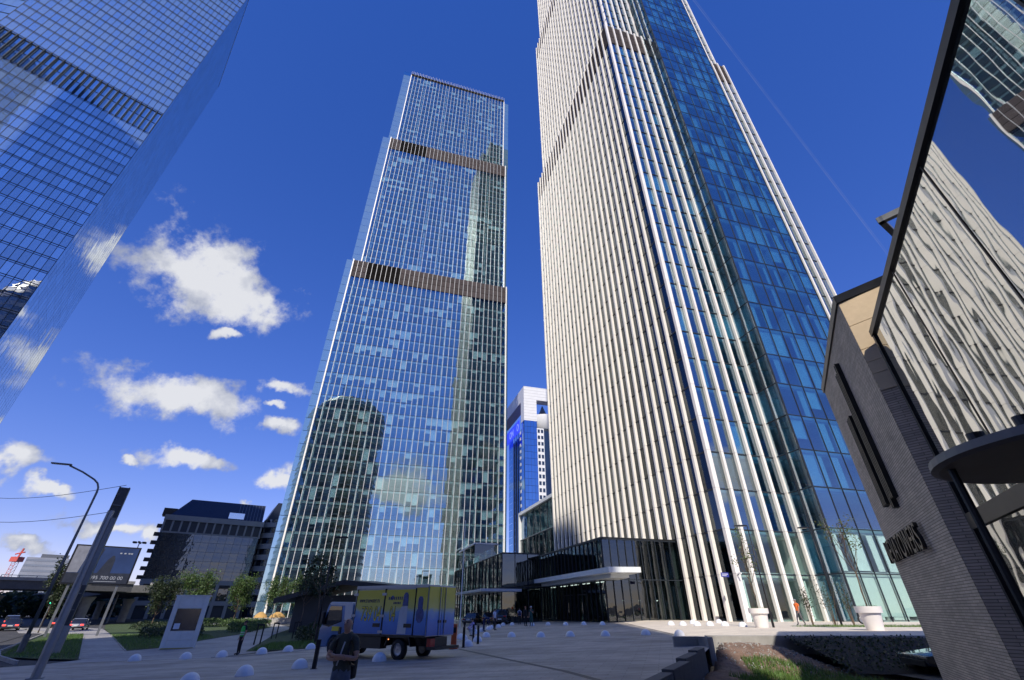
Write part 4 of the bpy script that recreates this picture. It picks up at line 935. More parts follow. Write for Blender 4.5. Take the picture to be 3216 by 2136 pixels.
# far crane, far tower, floodlight mast, traffic light
cr1 = thing('tower_crane', 'red lattice crane far off over the viaduct at the left', 'crane', (-286, 281, -1)); cm = mat('crane_red', (.55, .10, .08), .6, var=.2)
cb = MB()
for sx in (-1, 1):
    for sy in (-1, 1): cb.tube([(sx, sy, 0), (sx, sy, 29)], .14, n=4)
for k in range(14): cb.tube([(-1, -1, k * 2), (1, -1, k * 2 + 2)], .1, n=4).tube([(1, -1, k * 2), (1, 1, k * 2 + 2)], .1, n=4).tube([(-1, -1, 2 * k), (1, -1, 2 * k)], .1, n=4)
cb.build('mast', cm, cr1); MB().bx(-2.2, 2.2, -2, 2, 26, 28.5).tube([(0, 0, 28.5), (.8, 0, 33)], .5, n=5).tube([(-2.5, 0, 30), (2.5, 0, 31)], .4, n=5).build('slewing_head', cm, cr1)
ft = thing('distant_office_tower', 'pale far office tower behind the street lamp at the left', 'tower', (-400, 425, -1), R(43))
MB().prism([(-17, -12), (12, -12), (17, -4), (17, 12), (-17, 12)], 0, 40).build('wall', mat('far_grey', (.30, .32, .36), .6, var=.15, scale=.1), ft); MB().bx(-9, 9, -7, 7, 40, 43).build('roof_hut', M['grey'], ft)
for k in range(10): MB().bx(-16.8, 11.8, -12.1, -12.01, 2 + 3.9 * k, 3.6 + 3.9 * k).build('window_band', mat('far_window', (.24, .27, .32), .4), ft)
fm = thing('floodlight_mast', 'thin floodlight mast standing behind the top of the billboard', 'mast', (-92, 118, -.9)); MB().tube([(0, 0, 0), (0, 0, 16.5)], [.2, .1], n=8).build('pole', M['grey'], fm)
for k in range(6): MB().box((1.1 * math.cos(k * 1.05), 1.1 * math.sin(k * 1.05), 16.6), (.7, .45, .35), rz=k * 1.05).build('floodlight', M['dark'], fm)
tl = thing('traffic_light', 'traffic light showing green, under the viaduct', 'traffic light', (-76.5, 84.5, -.9), R(40)); MB().tube([(0, 0, 0), (0, 0, 3.2)], .07, n=8).build('pole', M['grey'], tl)
MB().bx(-.2, .2, -.2, .1, 3.2, 4.2).build('housing', M['dark'], tl); MB().lathe([(.13, 0), (.01, .04)], (0, 0, 0), 12).build('green_lamp', mat('green_lamp', (.05, .8, .5), .4, emit=((.05, 1, .55), 4)), tl, loc=(0, -.21, 3.4), rot=(math.pi / 2, 0, 0))
pb = thing('service_post', 'orange advertising hoarding under the viaduct at the left edge', 'hoarding', (-97, 92, -.9), R(40)); MB().bx(-2, 2, -.1, .1, 1.2, 2.6).build('panel', mat('hoarding_orange', (.5, .16, .06), .6), pb); MB().bx(-1.8, -1.6, -.05, .05, 0, 1.2).bx(1.6, 1.8, -.05, .05, 0, 1.2).build('legs', M['grey'], pb)

# dark pavilion with a folded roof behind the truck, its fence and bicycle racks
dp_ = thing('dark_pavilion', 'low black pavilion with a folded roof behind the truck', 'pavilion', (0, 0, 0))
rfm = MB(); rp = [(-31, 66, 2.9), (-22.4, 66, 5.0), (-10.5, 68, 4.0), (-9.5, 80, 4.2), (-22.4, 82, 5.6), (-32, 80, 3.2)]
rfm.v += rp + [(x, y, z - .55) for x, y, z in rp]
for f in ((0, 1, 4, 5), (1, 2, 3, 4), (6, 11, 10, 7), (7, 10, 9, 8)): rfm.f.append(f); rfm.m.append(0)
for k in range(6):
    a, b = k, (k + 1) % 6; rfm.f.append((a, b, b + 6, a + 6)); rfm.m.append(0)
rfm.build('roof', mat('pavilion_roof', (.03, .03, .032), .5, var=.2), dp_); MB().prism([(-29, 68), (-12, 69.5), (-11, 79), (-30, 79)], lambda x, y: gz(x), lambda x, y: 3.2 if x < -20 else 3.5).build('wall', inner, dp_)
fn = thing('roof_fence', 'black metal fence with thin uprights on the terrace above the truck', 'fence', (-20.5, 84, gz(-20)))
for k in range(15): MB().tube([(k * .8, k * .24, 0), (k * .8, k * .24, 5.9)], .035, n=5).build('upright', M['dark'], fn)
for z in (5.55, 4.7): MB().tube([(0, 0, z), (11.2, 3.36, z)], .04, n=5).build('rail', M['dark'], fn)
for i, (x, y) in enumerate(((-19.97, 41.55), (-20.6, 50.0), (-23.5, 52), (-24.5, 60), (-33, 55), (-36, 60))):
    r = thing('cycle_stand', 'black flat-bar cycle stand, %s along the path beside the lawns' % ORD[i], 'cycle stand', (x, y, gz(x)), R(20), 'cycle stands')
    MB().bx(-.26, -.16, -.03, .03, 0, 1.25).bx(.16, .26, -.03, .03, 0, 1.25).build('legs', M['dark'], r); MB().bx(-.26, .26, -.03, .03, 1.25, 1.36).build('top_bar', M['dark'], r)
ns = thing('street_name_plate', 'small blue street name plate fixed to a fin of the large tower', 'sign', (22.35, 52.75, 4.55), TA); MB().bx(-.55, .4, -.62, -.58, 0, .42).build('plate', mat('plate_blue', (.03, .04, .28), .4), ns); MB().bx(-.45, .3, -.626, -.621, .24, .3).bx(-.45, .1, -.626, -.621, .1, .15).build('lettering', M['white'], ns)
sc_ = thing('security_camera', 'white security camera on the corner fin beside the blue plate', 'camera', (23.9, 52.2, 4.75), TA); MB().bx(-.08, .08, -.45, -.05, .05, .2).build('housing', M['white'], sc_); MB().bx(-.02, .02, -.1, .3, -.05, .05).build('bracket', M['grey'], sc_)
sw_ = thing('sand_heap_barrier', 'low concrete barrier with two ochre sand heaps at the foot of the slim tower', 'barrier', (-49, 110, -.9), TA)
MB().bx(-7, 9, -.3, .3, 0, 1.05).build('barrier', M['concrete'], sw_)
for xx, ww in ((-4.5, 1.6), (-1.2, 1.9)): MB().lathe([(ww, .7), (ww * .7, 1.5), (ww * .25, 2.05), (.05, 2.1)], (xx, 2, 0), 16).build('sand_heap', mat('sand', (.50, .30, .10), .95, var=.2, bump=.5), sw_, smooth=True)
# ------------------------------------------------------------------ vegetation
def leafmat(name, col):
    m = bpy.data.materials.new(name); m.use_nodes = True; nt = m.node_tree; b = nt.nodes['Principled BSDF']; N = nt.nodes.new; L = nt.links.new
    at = N('ShaderNodeAttribute'); at.attribute_name = 'rnd'; h = N('ShaderNodeHueSaturation'); h.inputs['Color'].default_value = col + (1,)
    sp = N('ShaderNodeSeparateXYZ'); L(at.outputs['Vector'], sp.inputs[0])
    a = N('ShaderNodeMapRange'); a.inputs[3].default_value = .55; a.inputs[4].default_value = 1.5; L(sp.outputs[0], a.inputs[0]); L(a.outputs[0], h.inputs['Value'])
    c = N('ShaderNodeMapRange'); c.inputs[3].default_value = .475; c.inputs[4].default_value = .52; L(sp.outputs[1], c.inputs[0]); L(c.outputs[0], h.inputs['Hue'])
    L(h.outputs[0], b.inputs['Base Color']); b.inputs['Roughness'].default_value = .55
    tr = N('ShaderNodeBsdfTranslucent'); L(h.outputs[0], tr.inputs[0]); mx = N('ShaderNodeMixShader'); mx.inputs[0].default_value = .3
    L(b.outputs[0], mx.inputs[1]); L(tr.outputs[0], mx.inputs[2]); L(mx.outputs[0], nt.nodes['Material Output'].inputs[0]); return m
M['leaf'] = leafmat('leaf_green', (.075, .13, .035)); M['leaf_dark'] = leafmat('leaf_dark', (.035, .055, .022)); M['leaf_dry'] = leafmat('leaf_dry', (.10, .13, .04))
M['blade'] = leafmat('grass_blade', (.10, .19, .035))
class Leaves:
    def __init__(s): s.v = []; s.f = []; s.r = []
    def leaf(s, p, size, rng):
        d = Vector((rng.gauss(0, 1), rng.gauss(0, 1), rng.gauss(0, .7))).normalized(); n = d.cross(Vector((rng.gauss(0, 1), rng.gauss(0, 1), rng.gauss(0, 1)))).normalized()
        i = len(s.v); w = size * .32
        s.v += [tuple(p), tuple(p + d * size * .5 + n * w), tuple(p + d * size), tuple(p + d * size * .5 - n * w)]; s.f.append((i, i + 1, i + 2, i + 3)); s.r.append((rng.random(), rng.random(), 0))
    def blade(s, p, h, w, rng, lean=.35):
        t = rng.random() * 6.283; d = Vector((math.cos(t), math.sin(t), 0)); q = Vector((-d.y, d.x, 0)) * w; tip = p + Vector((0, 0, h)) + d * h * lean * rng.random()
        i = len(s.v); s.v += [tuple(p - q), tuple(p + q), tuple(tip)]; s.f.append((i, i + 1, i + 2)); s.r.append((rng.random(), rng.random(), 0))
    def build(s, name, m, parent=None, kind=None):
        me = bpy.data.meshes.new(name); me.from_pydata(s.v, [], s.f); me.materials.append(m)
        a = me.attributes.new('rnd', 'FLOAT_VECTOR', 'FACE'); a.data.foreach_set('vector', [x for r in s.r for x in r])
        o = bpy.data.objects.new(name, me); link(o); o.parent = parent
        if kind: o['kind'] = kind
        return o
def tree(name, label, loc, h, trunk, rx, rz, nleaf, lsize, m, grp=None, tr=.09, seed=1, limbs=7, upright=.9, clump=14):
    """tapered trunk, limbs that fork, leaves in clumps round the branch ends"""
    rng = random.Random(seed); r = thing(name, label, 'tree', loc, 0, grp); wood = MB(); tips = []
    bend = [(rng.gauss(0, .04) * k, rng.gauss(0, .04) * k) for k in range(6)]
    tp = [(bend[k][0], bend[k][1], h * .93 * k / 5) for k in range(6)]
    wood.tube(tp, [tr * (1 - .16 * k) for k in range(6)], n=8)
    for i in range(limbs):
        f = trunk + (1 - trunk) * (.02 + .8 * i / limbs); z = h * .93 * f; k = min(4, int(f * 5)); b0 = Vector((bend[k][0], bend[k][1], z))
        a = i * 2.4 + rng.random(); ln = rx * (1.05 - .5 * abs(f - .5)) * (.75 + .4 * rng.random())
        mid = b0 + Vector((math.cos(a) * ln * .5, math.sin(a) * ln * .5, ln * .5 * upright)); end = b0 + Vector((math.cos(a) * ln * .95, math.sin(a) * ln * .95, ln * 1.1 * upright))
        end.z = min(end.z, h * .98); wood.tube([b0, mid, end], [tr * .42, tr * .28, tr * .09], n=5)
        for j in range(3):
            s0 = mid.lerp(end, rng.random() * .8); q = s0 + Vector((rng.gauss(0, .35) * rx, rng.gauss(0, .35) * rx, abs(rng.gauss(0, .35)) * rz)); q.z = min(q.z, h); wood.tube([s0, q], [tr * .16, tr * .05], n=4); tips += [q, s0.lerp(q, .5)]
        tips += [end, mid.lerp(end, .5)]
    wood.build('trunk', M['bark'], r, smooth=True)
    L = Leaves(); cs = []
    for i in range(max(4, nleaf // clump)):
        t = rng.choice(tips); cs.append(t + Vector((rng.gauss(0, .16) * rx, rng.gauss(0, .16) * rx, rng.gauss(0, .16) * rz)))
    for c in cs:
        for j in range(clump): L.leaf(c + Vector((rng.gauss(0, .11) * rx, rng.gauss(0, .11) * rx, rng.gauss(0, .10) * rz)), lsize * (.6 + .8 * rng.random()), rng)
    L.build('crown', m, r); return r
# potted trees on the sunlit terrace
potm = mat('pot_white', (.80, .75, .70), .55, var=.04, scale=1.5, dirt=.12, dirtcol=(.5, .44, .38))
for i, (x, y, s, lb) in enumerate(((17.58, 36.65, 1.0, 'left'), (22.1, 31.81, 1.08, 'right'))):
    p = thing('planter_pot', 'large white plant pot with a thick rim, the %s' % ('one beside the lamp post' if i == 0 else 'nearer one by the motorcycle'), 'plant pot', (x, y, .565), 0, 'white plant pots')
    MB().lathe([(.05, 0), (.42 * s, 0), (.54 * s, .84 * s), (.5 * s, .84 * s)], n=32).build('body', potm, p, smooth=True, auto=35)
    MB().lathe([(.55 * s, .84 * s), (.645 * s, .84 * s), (.665 * s, 1.16 * s), (.60 * s, 1.16 * s), (.59 * s, 1.0 * s)], n=32).build('rim', potm, p, smooth=True, auto=35)
    MB().lathe([(.6 * s, 1.06 * s), (.02, 1.09 * s)], n=24).build('soil', M['soil'], p)
    g = Leaves(); rg = random.Random(3 + i)
    for k in range(140): a, q = rg.random() * 6.28, math.sqrt(rg.random()) * .55 * s; g.blade(Vector((q * math.cos(a), q * math.sin(a), 1.06 * s)), .1 + .12 * rg.random(), .012, rg)
    g.build('weeds', M['blade'], p, kind='stuff')
    tree('potted_tree', ['slender half-bare tree in the left white pot', 'taller half-bare tree in the right white pot near the brick wall'][i], (x, y, .565 + 1.0 * s), (5.0, 5.2)[i], .36, (.72, .95)[i], 1.5, (300, 380)[i], .13, M['leaf_dry'], 'potted trees', .06, 11 + i, 9, 1.9, 7)
for i, (x, y, h, w, lb) in enumerate(((23.18, 40.06, 2.9, .5, 'small bare-legged shrub nearest the man in orange'), (24.5, 39.4, 3.3, .8, 'dense dark shrub in the middle, before the black lamp'), (26.0, 39.5, 3.2, .6, 'dark shrub just left of the motorcycle'))):
    r = thing('shrub', lb, 'shrub', (x, y, .56), 0, 'shrubs in the strip'); st = MB(); L = Leaves(); rg = random.Random(50 + i)
    for k in range(9):
        a = rg.random() * 6.28; e = Vector((math.cos(a) * w * rg.random(), math.sin(a) * w * rg.random(), h * (.6 + .4 * rg.random()))); st.tube([(e.x * .15, e.y * .15, 0), (e.x * .5, e.y * .5, h * .4), e], [.022, .014, .006], n=4)
        for j in range(42): q = Vector((e.x * .5, e.y * .5, h * .35)).lerp(e, rg.random()); L.leaf(q + Vector((rg.gauss(0, .16), rg.gauss(0, .16), rg.gauss(0, .14))), .07 + .07 * rg.random(), rg)
    st.build('stems', M['bark'], r); L.build('foliage', M['leaf_dark'], r)
# trees by the street and before the slim tower
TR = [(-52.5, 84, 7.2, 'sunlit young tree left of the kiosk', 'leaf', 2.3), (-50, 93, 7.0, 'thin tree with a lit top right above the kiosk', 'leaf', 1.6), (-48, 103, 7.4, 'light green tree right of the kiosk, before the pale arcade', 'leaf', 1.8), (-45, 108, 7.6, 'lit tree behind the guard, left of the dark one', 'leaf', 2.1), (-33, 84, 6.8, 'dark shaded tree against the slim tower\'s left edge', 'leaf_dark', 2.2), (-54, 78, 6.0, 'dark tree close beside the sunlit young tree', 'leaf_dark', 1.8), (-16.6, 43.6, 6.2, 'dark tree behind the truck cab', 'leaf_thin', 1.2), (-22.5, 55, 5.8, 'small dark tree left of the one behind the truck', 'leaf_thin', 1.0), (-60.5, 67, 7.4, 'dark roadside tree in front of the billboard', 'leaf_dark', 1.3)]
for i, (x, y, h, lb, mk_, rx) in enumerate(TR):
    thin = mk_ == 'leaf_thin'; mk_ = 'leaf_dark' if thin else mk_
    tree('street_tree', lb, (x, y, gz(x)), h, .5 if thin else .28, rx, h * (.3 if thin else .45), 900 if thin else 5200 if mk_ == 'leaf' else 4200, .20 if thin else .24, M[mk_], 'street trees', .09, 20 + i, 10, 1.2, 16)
# clipped hedges
def hedge(label, poly, h, m, n, seed):
    rg = random.Random(seed); xs = [p[0] for p in poly]; ys = [p[1] for p in poly]; L = Leaves()
    def inside(x, y):
        c = False
        for (x1, y1), (x2, y2) in zip(poly, poly[1:] + poly[:1]):
            if (y1 > y) != (y2 > y) and x < (x2 - x1) * (y - y1) / (y2 - y1) + x1: c = not c
        return c
    k = 0
    while k < n:
        x, y = rg.uniform(min(xs), max(xs)), rg.uniform(min(ys), max(ys))
        if not inside(x, y): continue
        k += 1; hh = h * (.75 + .35 * noise.noise(Vector((x * .5, y * .5, 0)))); z = gz(x) + hh * (1 - rg.random() ** 2.5); L.leaf(Vector((x, y, z)), .16 + .14 * rg.random(), rg)
    return tag(L.build('hedge', m), label, 'hedge', 'hedges on the lawns')
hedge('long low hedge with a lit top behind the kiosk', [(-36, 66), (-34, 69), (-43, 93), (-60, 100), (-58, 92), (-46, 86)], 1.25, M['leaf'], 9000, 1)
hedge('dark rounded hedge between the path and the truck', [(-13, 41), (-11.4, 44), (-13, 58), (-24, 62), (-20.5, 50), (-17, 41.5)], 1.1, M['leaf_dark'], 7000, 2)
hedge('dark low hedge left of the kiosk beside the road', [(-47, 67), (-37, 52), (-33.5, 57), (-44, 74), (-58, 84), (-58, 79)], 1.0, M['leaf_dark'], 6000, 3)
rg = random.Random(9); far = Leaves()
for k in range(16000):
    t = rg.random(); a = R(-62 + 34 * t); d = 235 + 60 * rg.random(); hh = 7 + 4 * noise.noise(Vector((t * 40, 0, 0))) + 2 * noise.noise(Vector((t * 160, 3, 0)))
    far.leaf(Vector((d * math.sin(a), d * math.cos(a), -.9 + hh * rg.random() ** .7)), 1.3 + rg.random(), rg)
tag(far.build('distant_trees', M['leaf_dark']), 'dark belt of far trees beyond the viaduct', 'trees', kind='stuff')
# grass: lawns near the path, the verge strip on the terrace and the lit patch on the bank
gr = Leaves(); rg = random.Random(4)
def scatter(poly, n, h, zf, sx=1):
    xs = [p[0] for p in poly]; ys = [p[1] for p in poly]; k = 0
    while k < n:
        x, y = rg.uniform(min(xs), max(xs)), rg.uniform(min(ys), max(ys)); c = False
        for (x1, y1), (x2, y2) in zip(poly, poly[1:] + poly[:1]):
            if (y1 > y) != (y2 > y) and x < (x2 - x1) * (y - y1) / (y2 - y1) + x1: c = not c
        if not c: continue
        k += 1; gr.blade(Vector((x, y, zf(x, y))), h * (.5 + rg.random()), h * .09, rg, .7)
scatter([(-53, 63), (-51.4, 63), (-25.8, 32), (-32, 33.6), (-42, 45.2)], 7000, .14, lambda x, y: gz(x) + .03)
scatter([(-47, 61.5), (-28, 38.6), (-27.5, 41), (-31, 55), (-36, 62)], 8000, .14, lambda x, y: gz(x) + .03)
scatter([(-16.2, 33), (-12.6, 33.6), (-11, 42), (-19, 42)], 5000, .15, lambda x, y: gz(x) + .03)
scatter([(20.5, 38.6), (23, 37.6), (40, 37.2), (40, 38.6), (24, 39.6)], 5000, .13, lambda x, y: .565)
tag(gr.build('grass', M['blade'], kind='stuff'), 'short grass on the lawns and the verge strip', 'grass')
gr = Leaves()
scatter([(7.3, 18.6), (8.6, 19.0), (9.6, 22.6), (12.2, 22.4), (13.6, 20.0), (12.8, 17), (9.5, 15.5)], 8000, .17, lambda x, y: bank(x, y) - .02)
scatter([(4.2, 11.5), (7.6, 18.3), (12.5, 16.5), (10, 11), (6, 9)], 4500, .14, lambda x, y: bank(x, y) - .02)
tag(gr.build('bank_grass', M['blade'], kind='stuff'), 'patch of longer grass on the planted bank, half of it in sun', 'grass')
st = MB(); rg = random.Random(6)
for k in range(900):
    x, y = rg.uniform(8.8, 14.5), rg.uniform(21.0, 25.2); s = .012 + .035 * rg.random() ** 3
    st.box((0, 0, 0), (s * 2, s * 1.4, s * 1.3), mat=Matrix.Translation((x, y, bank(x, y) + s * .1)) @ Euler((rg.random() * 3, rg.random() * 3, rg.random() * 3)).to_matrix().to_4x4())
tag(st.build('rubble', M['concrete'], kind='stuff'), 'scattered stones and clods on the brown soil bank', 'rubble')

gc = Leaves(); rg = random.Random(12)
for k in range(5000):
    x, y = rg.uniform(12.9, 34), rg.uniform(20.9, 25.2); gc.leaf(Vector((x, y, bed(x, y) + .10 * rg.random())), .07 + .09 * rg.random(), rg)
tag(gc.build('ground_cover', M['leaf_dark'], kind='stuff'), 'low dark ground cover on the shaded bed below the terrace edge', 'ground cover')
# ------------------------------------------------------------------ vehicles
_wh = {}
def wheel(parent, x, y, r, w, rimr=None):
    """wheel with its axis along local y: tyre plus rim"""
    key = (r, w)
    if key not in _wh:
        rr = rimr or r * .62
        a = MB().lathe([(rr, -w / 2), (r * .92, -w / 2), (r, -w / 2 + .03), (r, w / 2 - .03), (r * .92, w / 2), (rr, w / 2)], n=24).mesh('tyre', M['rubber'], True)
        b = MB().lathe([(.02, w * .32), (rr * .35, w * .36), (rr * .8, w * .25), (rr, w * .45), (rr, -w * .45), (rr * .7, -w * .2), (.02, -w * .2)], n=18).mesh('rim', mat('rim_grey', (.32, .32, .33), .35, metal=.7), True)
        _wh[key] = (a, b)
    e = bpy.data.objects.new('wheel', _wh[key][0]); link(e); e.parent = parent; e.location = (x, y, r); e.rotation_euler = (math.pi / 2, 0, 0)
    if y > 0: e.rotation_euler = (-math.pi / 2, 0, 0)
    inst(_wh[key][1], 'rim', e); return e
lampR = mat('tail_lamp', (.5, .02, .02), .3, emit=((1, .06, .04), 3.0)); lampRoff = mat('tail_lens', (.35, .02, .02), .2); lampW = mat('head_lens', (.6, .62, .65), .15)
cargl = glass('car_glass', (0, 0, 0), .10, opaque=(.012, .013, .015))
def car(label, x, y, z, head, col, L=4.5, W=1.8, H=1.45, lit=False, grp='cars', suv=False, plate=True):
    r = thing('parked_car' if not lit else 'car', label, 'car', (x, y, z), R(head), grp)
    paint = mat('paint_%02d%02d%02d' % tuple(int(c * 99) for c in col), col, .25, var=.04, coat=1.0)
    b = L / 2; hb = H * .56 if not suv else H * .60
    prof = [(-b, .36), (-b + .05, .75 * hb + .1), (-b + .18, hb), (-b + 1.0, hb + .02), (b - 1.25, hb - .02), (b - .3, hb - .16), (b, .62), (b - .02, .34), (b - .45, .24), (-b + .4, .24)]
    MB().extr(prof, -W / 2, W / 2).build('body', paint, r, bevel=.07, smooth=True, auto=50)
    gx0, gx1 = (-b + .25 if suv else -b + .55), b - 1.3
    cab = [(gx0, hb), (gx0 + (.25 if suv else .6), H - .04), (gx0 + 1.0, H), (gx1 - 1.0, H), (gx1 - .75, H - .05), (gx1, hb)]
    g = MB(); n = len(cab)
    for s in (-1, 1):
        for k, (px_, pz_) in enumerate(cab): g.v.append((px_, s * W / 2 * (.97 if pz_ <= hb + .01 else .80), pz_ - (.0 if pz_ <= hb + .01 else .035)))
    g.f += [tuple(range(n)), tuple(range(2 * n - 1, n - 1, -1))] + [((k + 1) % n, k, k + n, (k + 1) % n + n) for k in range(n)]; g.m += [0] * (n + 2)
    w_ = g.build('window', cargl, r, bevel=.03, smooth=True, auto=50)
    MB().extr([(gx0 + (.25 if suv else .62), H - .05), (gx0 + 1.0, H - .008), (gx1 - 1.0, H - .008), (gx1 - .76, H - .06)], -W * .405, W * .405).build('roof', paint, r, bevel=.012)
    for s in (-1, 1):
        for px_ in (gx0 + .45 * (gx1 - gx0),): MB().extr([(px_ - .05, hb), (px_ + .05, hb), (px_ + .03, H - .07), (px_ - .03, H - .07)], s * W * .40, s * W * .488).build('pillar', paint, w_)
        for px_ in (-b + .85, b - .9): wheel(r, px_, s * (W / 2 - .1), .33 if not suv else .37, .22)
        MB().box((-b + .03, s * W * .36, hb - .12), (.1, .34, .16)).build('tail_light', lampR if lit else lampRoff, r, bevel=.02)
        MB().box((b - .16, s * W * .36, hb - .26), (.22, .34, .13)).build('headlight', lampW, r, bevel=.02); MB().box((gx1 - .25, s * (W / 2 + .07), hb + .08), (.12, .18, .12)).build('mirror', paint, r, bevel=.02)
    MB().box((-b - .005, 0, .62), (.02, .5, .11)).build('number_plate', M['white'], r); MB().bx(-b - .02, -b + .1, -W * .46, W * .46, .3, .46).build('bumper', M['dark'], r); MB().bx(b - .06, b + .02, -W * .40, W * .40, .3, .48).build('bumper', M['dark'], r)
    return r
car('black car with its bonnet toward the entrance, leftmost of the three by the podium', -5.3, 72.6, gz(-5), 72, (.02, .021, .024), grp='cars by the podium')
car('yellow taxi between the two black cars by the podium', -2.95, 73.8, gz(-3), 80, (.62, .30, .02), grp='cars by the podium')
car('black off-road car with number plate toward us, by the podium canopy', -1.35, 70.5, gz(-1.4), 83, (.022, .022, .026), 4.7, 1.9, 1.75, grp='cars by the podium', suv=True)
car('dark car in deep shade at the foot of the brick block', 17.6, 20.4, -.45, 172, (.03, .032, .035), grp='lone dark car')
for i, (x, y, hd, col, lb, sv) in enumerate(((-66.5, 62.5, 128, (.42, .44, .48), 'silver car braking nearest at the left edge of the road', False), (-71.5, 74.5, 130, (.05, .06, .08), 'dark car braking just behind the silver one', False), (-75, 86, 132, (.07, .03, .03), 'dark red car with lit tail lights beyond the thick column', False), (-83, 86, 134, (.03, .03, .03), 'black car with lit tail lights under the viaduct', True), (-81, 94, 134, (.3, .3, .32), 'grey car with lit tail lights far under the viaduct', False), (-63.5, 76.5, 120, (.36, .37, .40), 'pale car with one red lamp seen right of the columns', False), (-72, 60, 128, (.25, .27, .3), 'grey van-like car cut by the left edge', True))):
    car(lb, x, y, gz(x) - .02, hd, col, lit=True, grp='cars braking on the road', suv=sv, H=1.75 if sv else 1.45)

# ---- delivery truck, its left side toward us
tk = thing('delivery_truck', 'blue delivery truck with a yellow and blue box body advertising water', 'truck', (-4.88 + .85 * .497, 22.95 + .85 * .868, -.2), math.atan2(.497, -.868))
blue = mat('truck_blue', (.07, .17, .38), .35, var=.12, coat=.3, dirt=.25, dirtcol=(.12, .11, .10)); silver = mat('truck_silver', (.36, .37, .39), .4, metal=.4, var=.08)
def livery(name, z0, z1):
    m = bpy.data.materials.new(name); m.use_nodes = True; nt = m.node_tree; b = nt.nodes['Principled BSDF']; N = nt.nodes.new; L = nt.links.new
    t = N('ShaderNodeTexCoord'); sp = N('ShaderNodeSeparateXYZ'); L(t.outputs['Object'], sp.inputs[0]); mr = N('ShaderNodeMapRange'); mr.inputs[1].default_value = z0; mr.inputs[2].default_value = z1; L(sp.outputs[2], mr.inputs[0])
    no = N('ShaderNodeTexNoise'); no.inputs['Scale'].default_value = 2.5; L(t.outputs['Object'], no.inputs['Vector']); ad = N('ShaderNodeMath'); ad.operation = 'MULTIPLY_ADD'; ad.inputs[1].default_value = .25; L(no.outputs['Fac'], ad.inputs[0]); L(mr.outputs[0], ad.inputs[2])
    rp = N('ShaderNodeValToRGB'); e = rp.color_ramp.elements; e[0].position = 0; e[0].color = (.03, .11, .40, 1); e[1].position = 1; e[1].color = (.62, .52, .03, 1)
    for p, c in ((.45, (.07, .22, .58, 1)), (.62, (.22, .38, .55, 1)), (.72, (.60, .55, .12, 1))): q = e.new(p); q.color = c
    L(ad.outputs[0], rp.inputs[0]); L(rp.outputs[0], b.inputs['Base Color']); b.inputs['Roughness'].default_value = .35; return m
liv = livery('livery_print', .88, 2.6)
MB().bx(-1.5, 2.9, -.98, .98, .86, 2.78).build('box_body', silver, tk, bevel=.02)
def side_door(x0, x1):
    d = MB().bx(x0, x1, .982, 1.01, .92, 2.62).build('side_door', liv, tk)
    for z in (1.0, 1.6, 2.45): MB().bx(x1 - .05, x1 + .22, 1.0, 1.035, z - .05, z + .05).build('hinge', silver, d)
    MB().bx(x0 + .08, x0 + .5, 1.01, 1.03, 1.18, 1.32).build('latch', M['dark'], d)
    for xx in (x0 - .02, x1 + .02): MB().bx(xx - .02, xx + .02, .985, 1.022, .9, 2.66).build('seal', M['rubber'], d)
    return d
d1 = side_door(1.05, 2.78); d2 = side_door(-.78, .97); MB().bx(-1.47, -.84, .982, 1.006, .92, 2.74).build('rear_panel', liv, tk)
MB().bx(-1.48, 2.88, .984, 1.03, 2.68, 2.80).build('top_rail', silver, tk); MB().bx(-1.48, 2.88, .984, 1.02, .84, .91).build('bottom_rail', M['dark'], tk)
lt = Matrix.Rotation(math.pi, 4, 'Z'); ink = mat('ink_navy', (.02, .03, .09), .5); yel = mat('print_yellow', (.66, .55, .03), .5); prw = mat('print_white', (.50, .53, .58), .5); prb = mat('print_bottle', (.03, .06, .22), .4, var=.5, scale=5)
text_part('web_address', 'www.truewater.ru', .15, 1.28, .006, ink, d1, Matrix.Translation((2.6, 1.016, 2.12)) @ lt)
for p_, body, x, w, dd in ((d1, '739 04', 2.36, 1.24, 0), (d2, '04', .62, .36, 0)):
    text_part('phone_number', body, .60, w, .004, ink, p_, Matrix.Translation((x + .015, 1.0135, 1.385)) @ lt, .03); text_part('phone_number', body, .57, w - .03, .004, yel, p_, Matrix.Translation((x, 1.018, 1.40)) @ lt)
for k in range(9): MB().bx(.72 - .11 * k, .78 - .11 * k, 1.011, 1.016, 2.22, 2.34).build('slogan_stroke', ink, d2)
for k in range(5): MB().bx(.40 - .09 * k, .46 - .09 * k, 1.011, 1.016, 2.05, 2.14).build('slogan_stroke', ink, d2)
MB().lathe([(.09, 0), (.01, .004)], n=12).build('water_drop', prb, d2, loc=(.55, 1.012, 2.3), rot=(-math.pi / 2, 0, 0))
def flat(poly, y0, name, m_, par): return MB().extr(poly, y0, y0 + .005).build(name, m_, par)
flat([(-.42, .95), (.08, .95), (.05, 1.75), (-.05, 1.95), (-.40, 2.0)][::-1], 1.011, 'printed_water_cooler', prw, d2); flat([(-.42, 1.98), (-.10, 1.98), (-.12, 2.4), (-.2, 2.5), (-.33, 2.5), (-.40, 2.4)][::-1], 1.017, 'printed_bottle', prb, d2)
flat([(-1.34 + .22 + .22 * math.cos(t), 1.65 + .3 * math.sin(t)) for t in [k * math.pi / 8 for k in range(16)]], 1.008, 'printed_bottle', prb, tk); flat([(-1.25, 1.9), (-.98, 1.9), (-.98, 2.25), (-1.04, 2.34), (-1.18, 2.34), (-1.25, 2.25)], 1.008, 'printed_bottle', prb, tk)
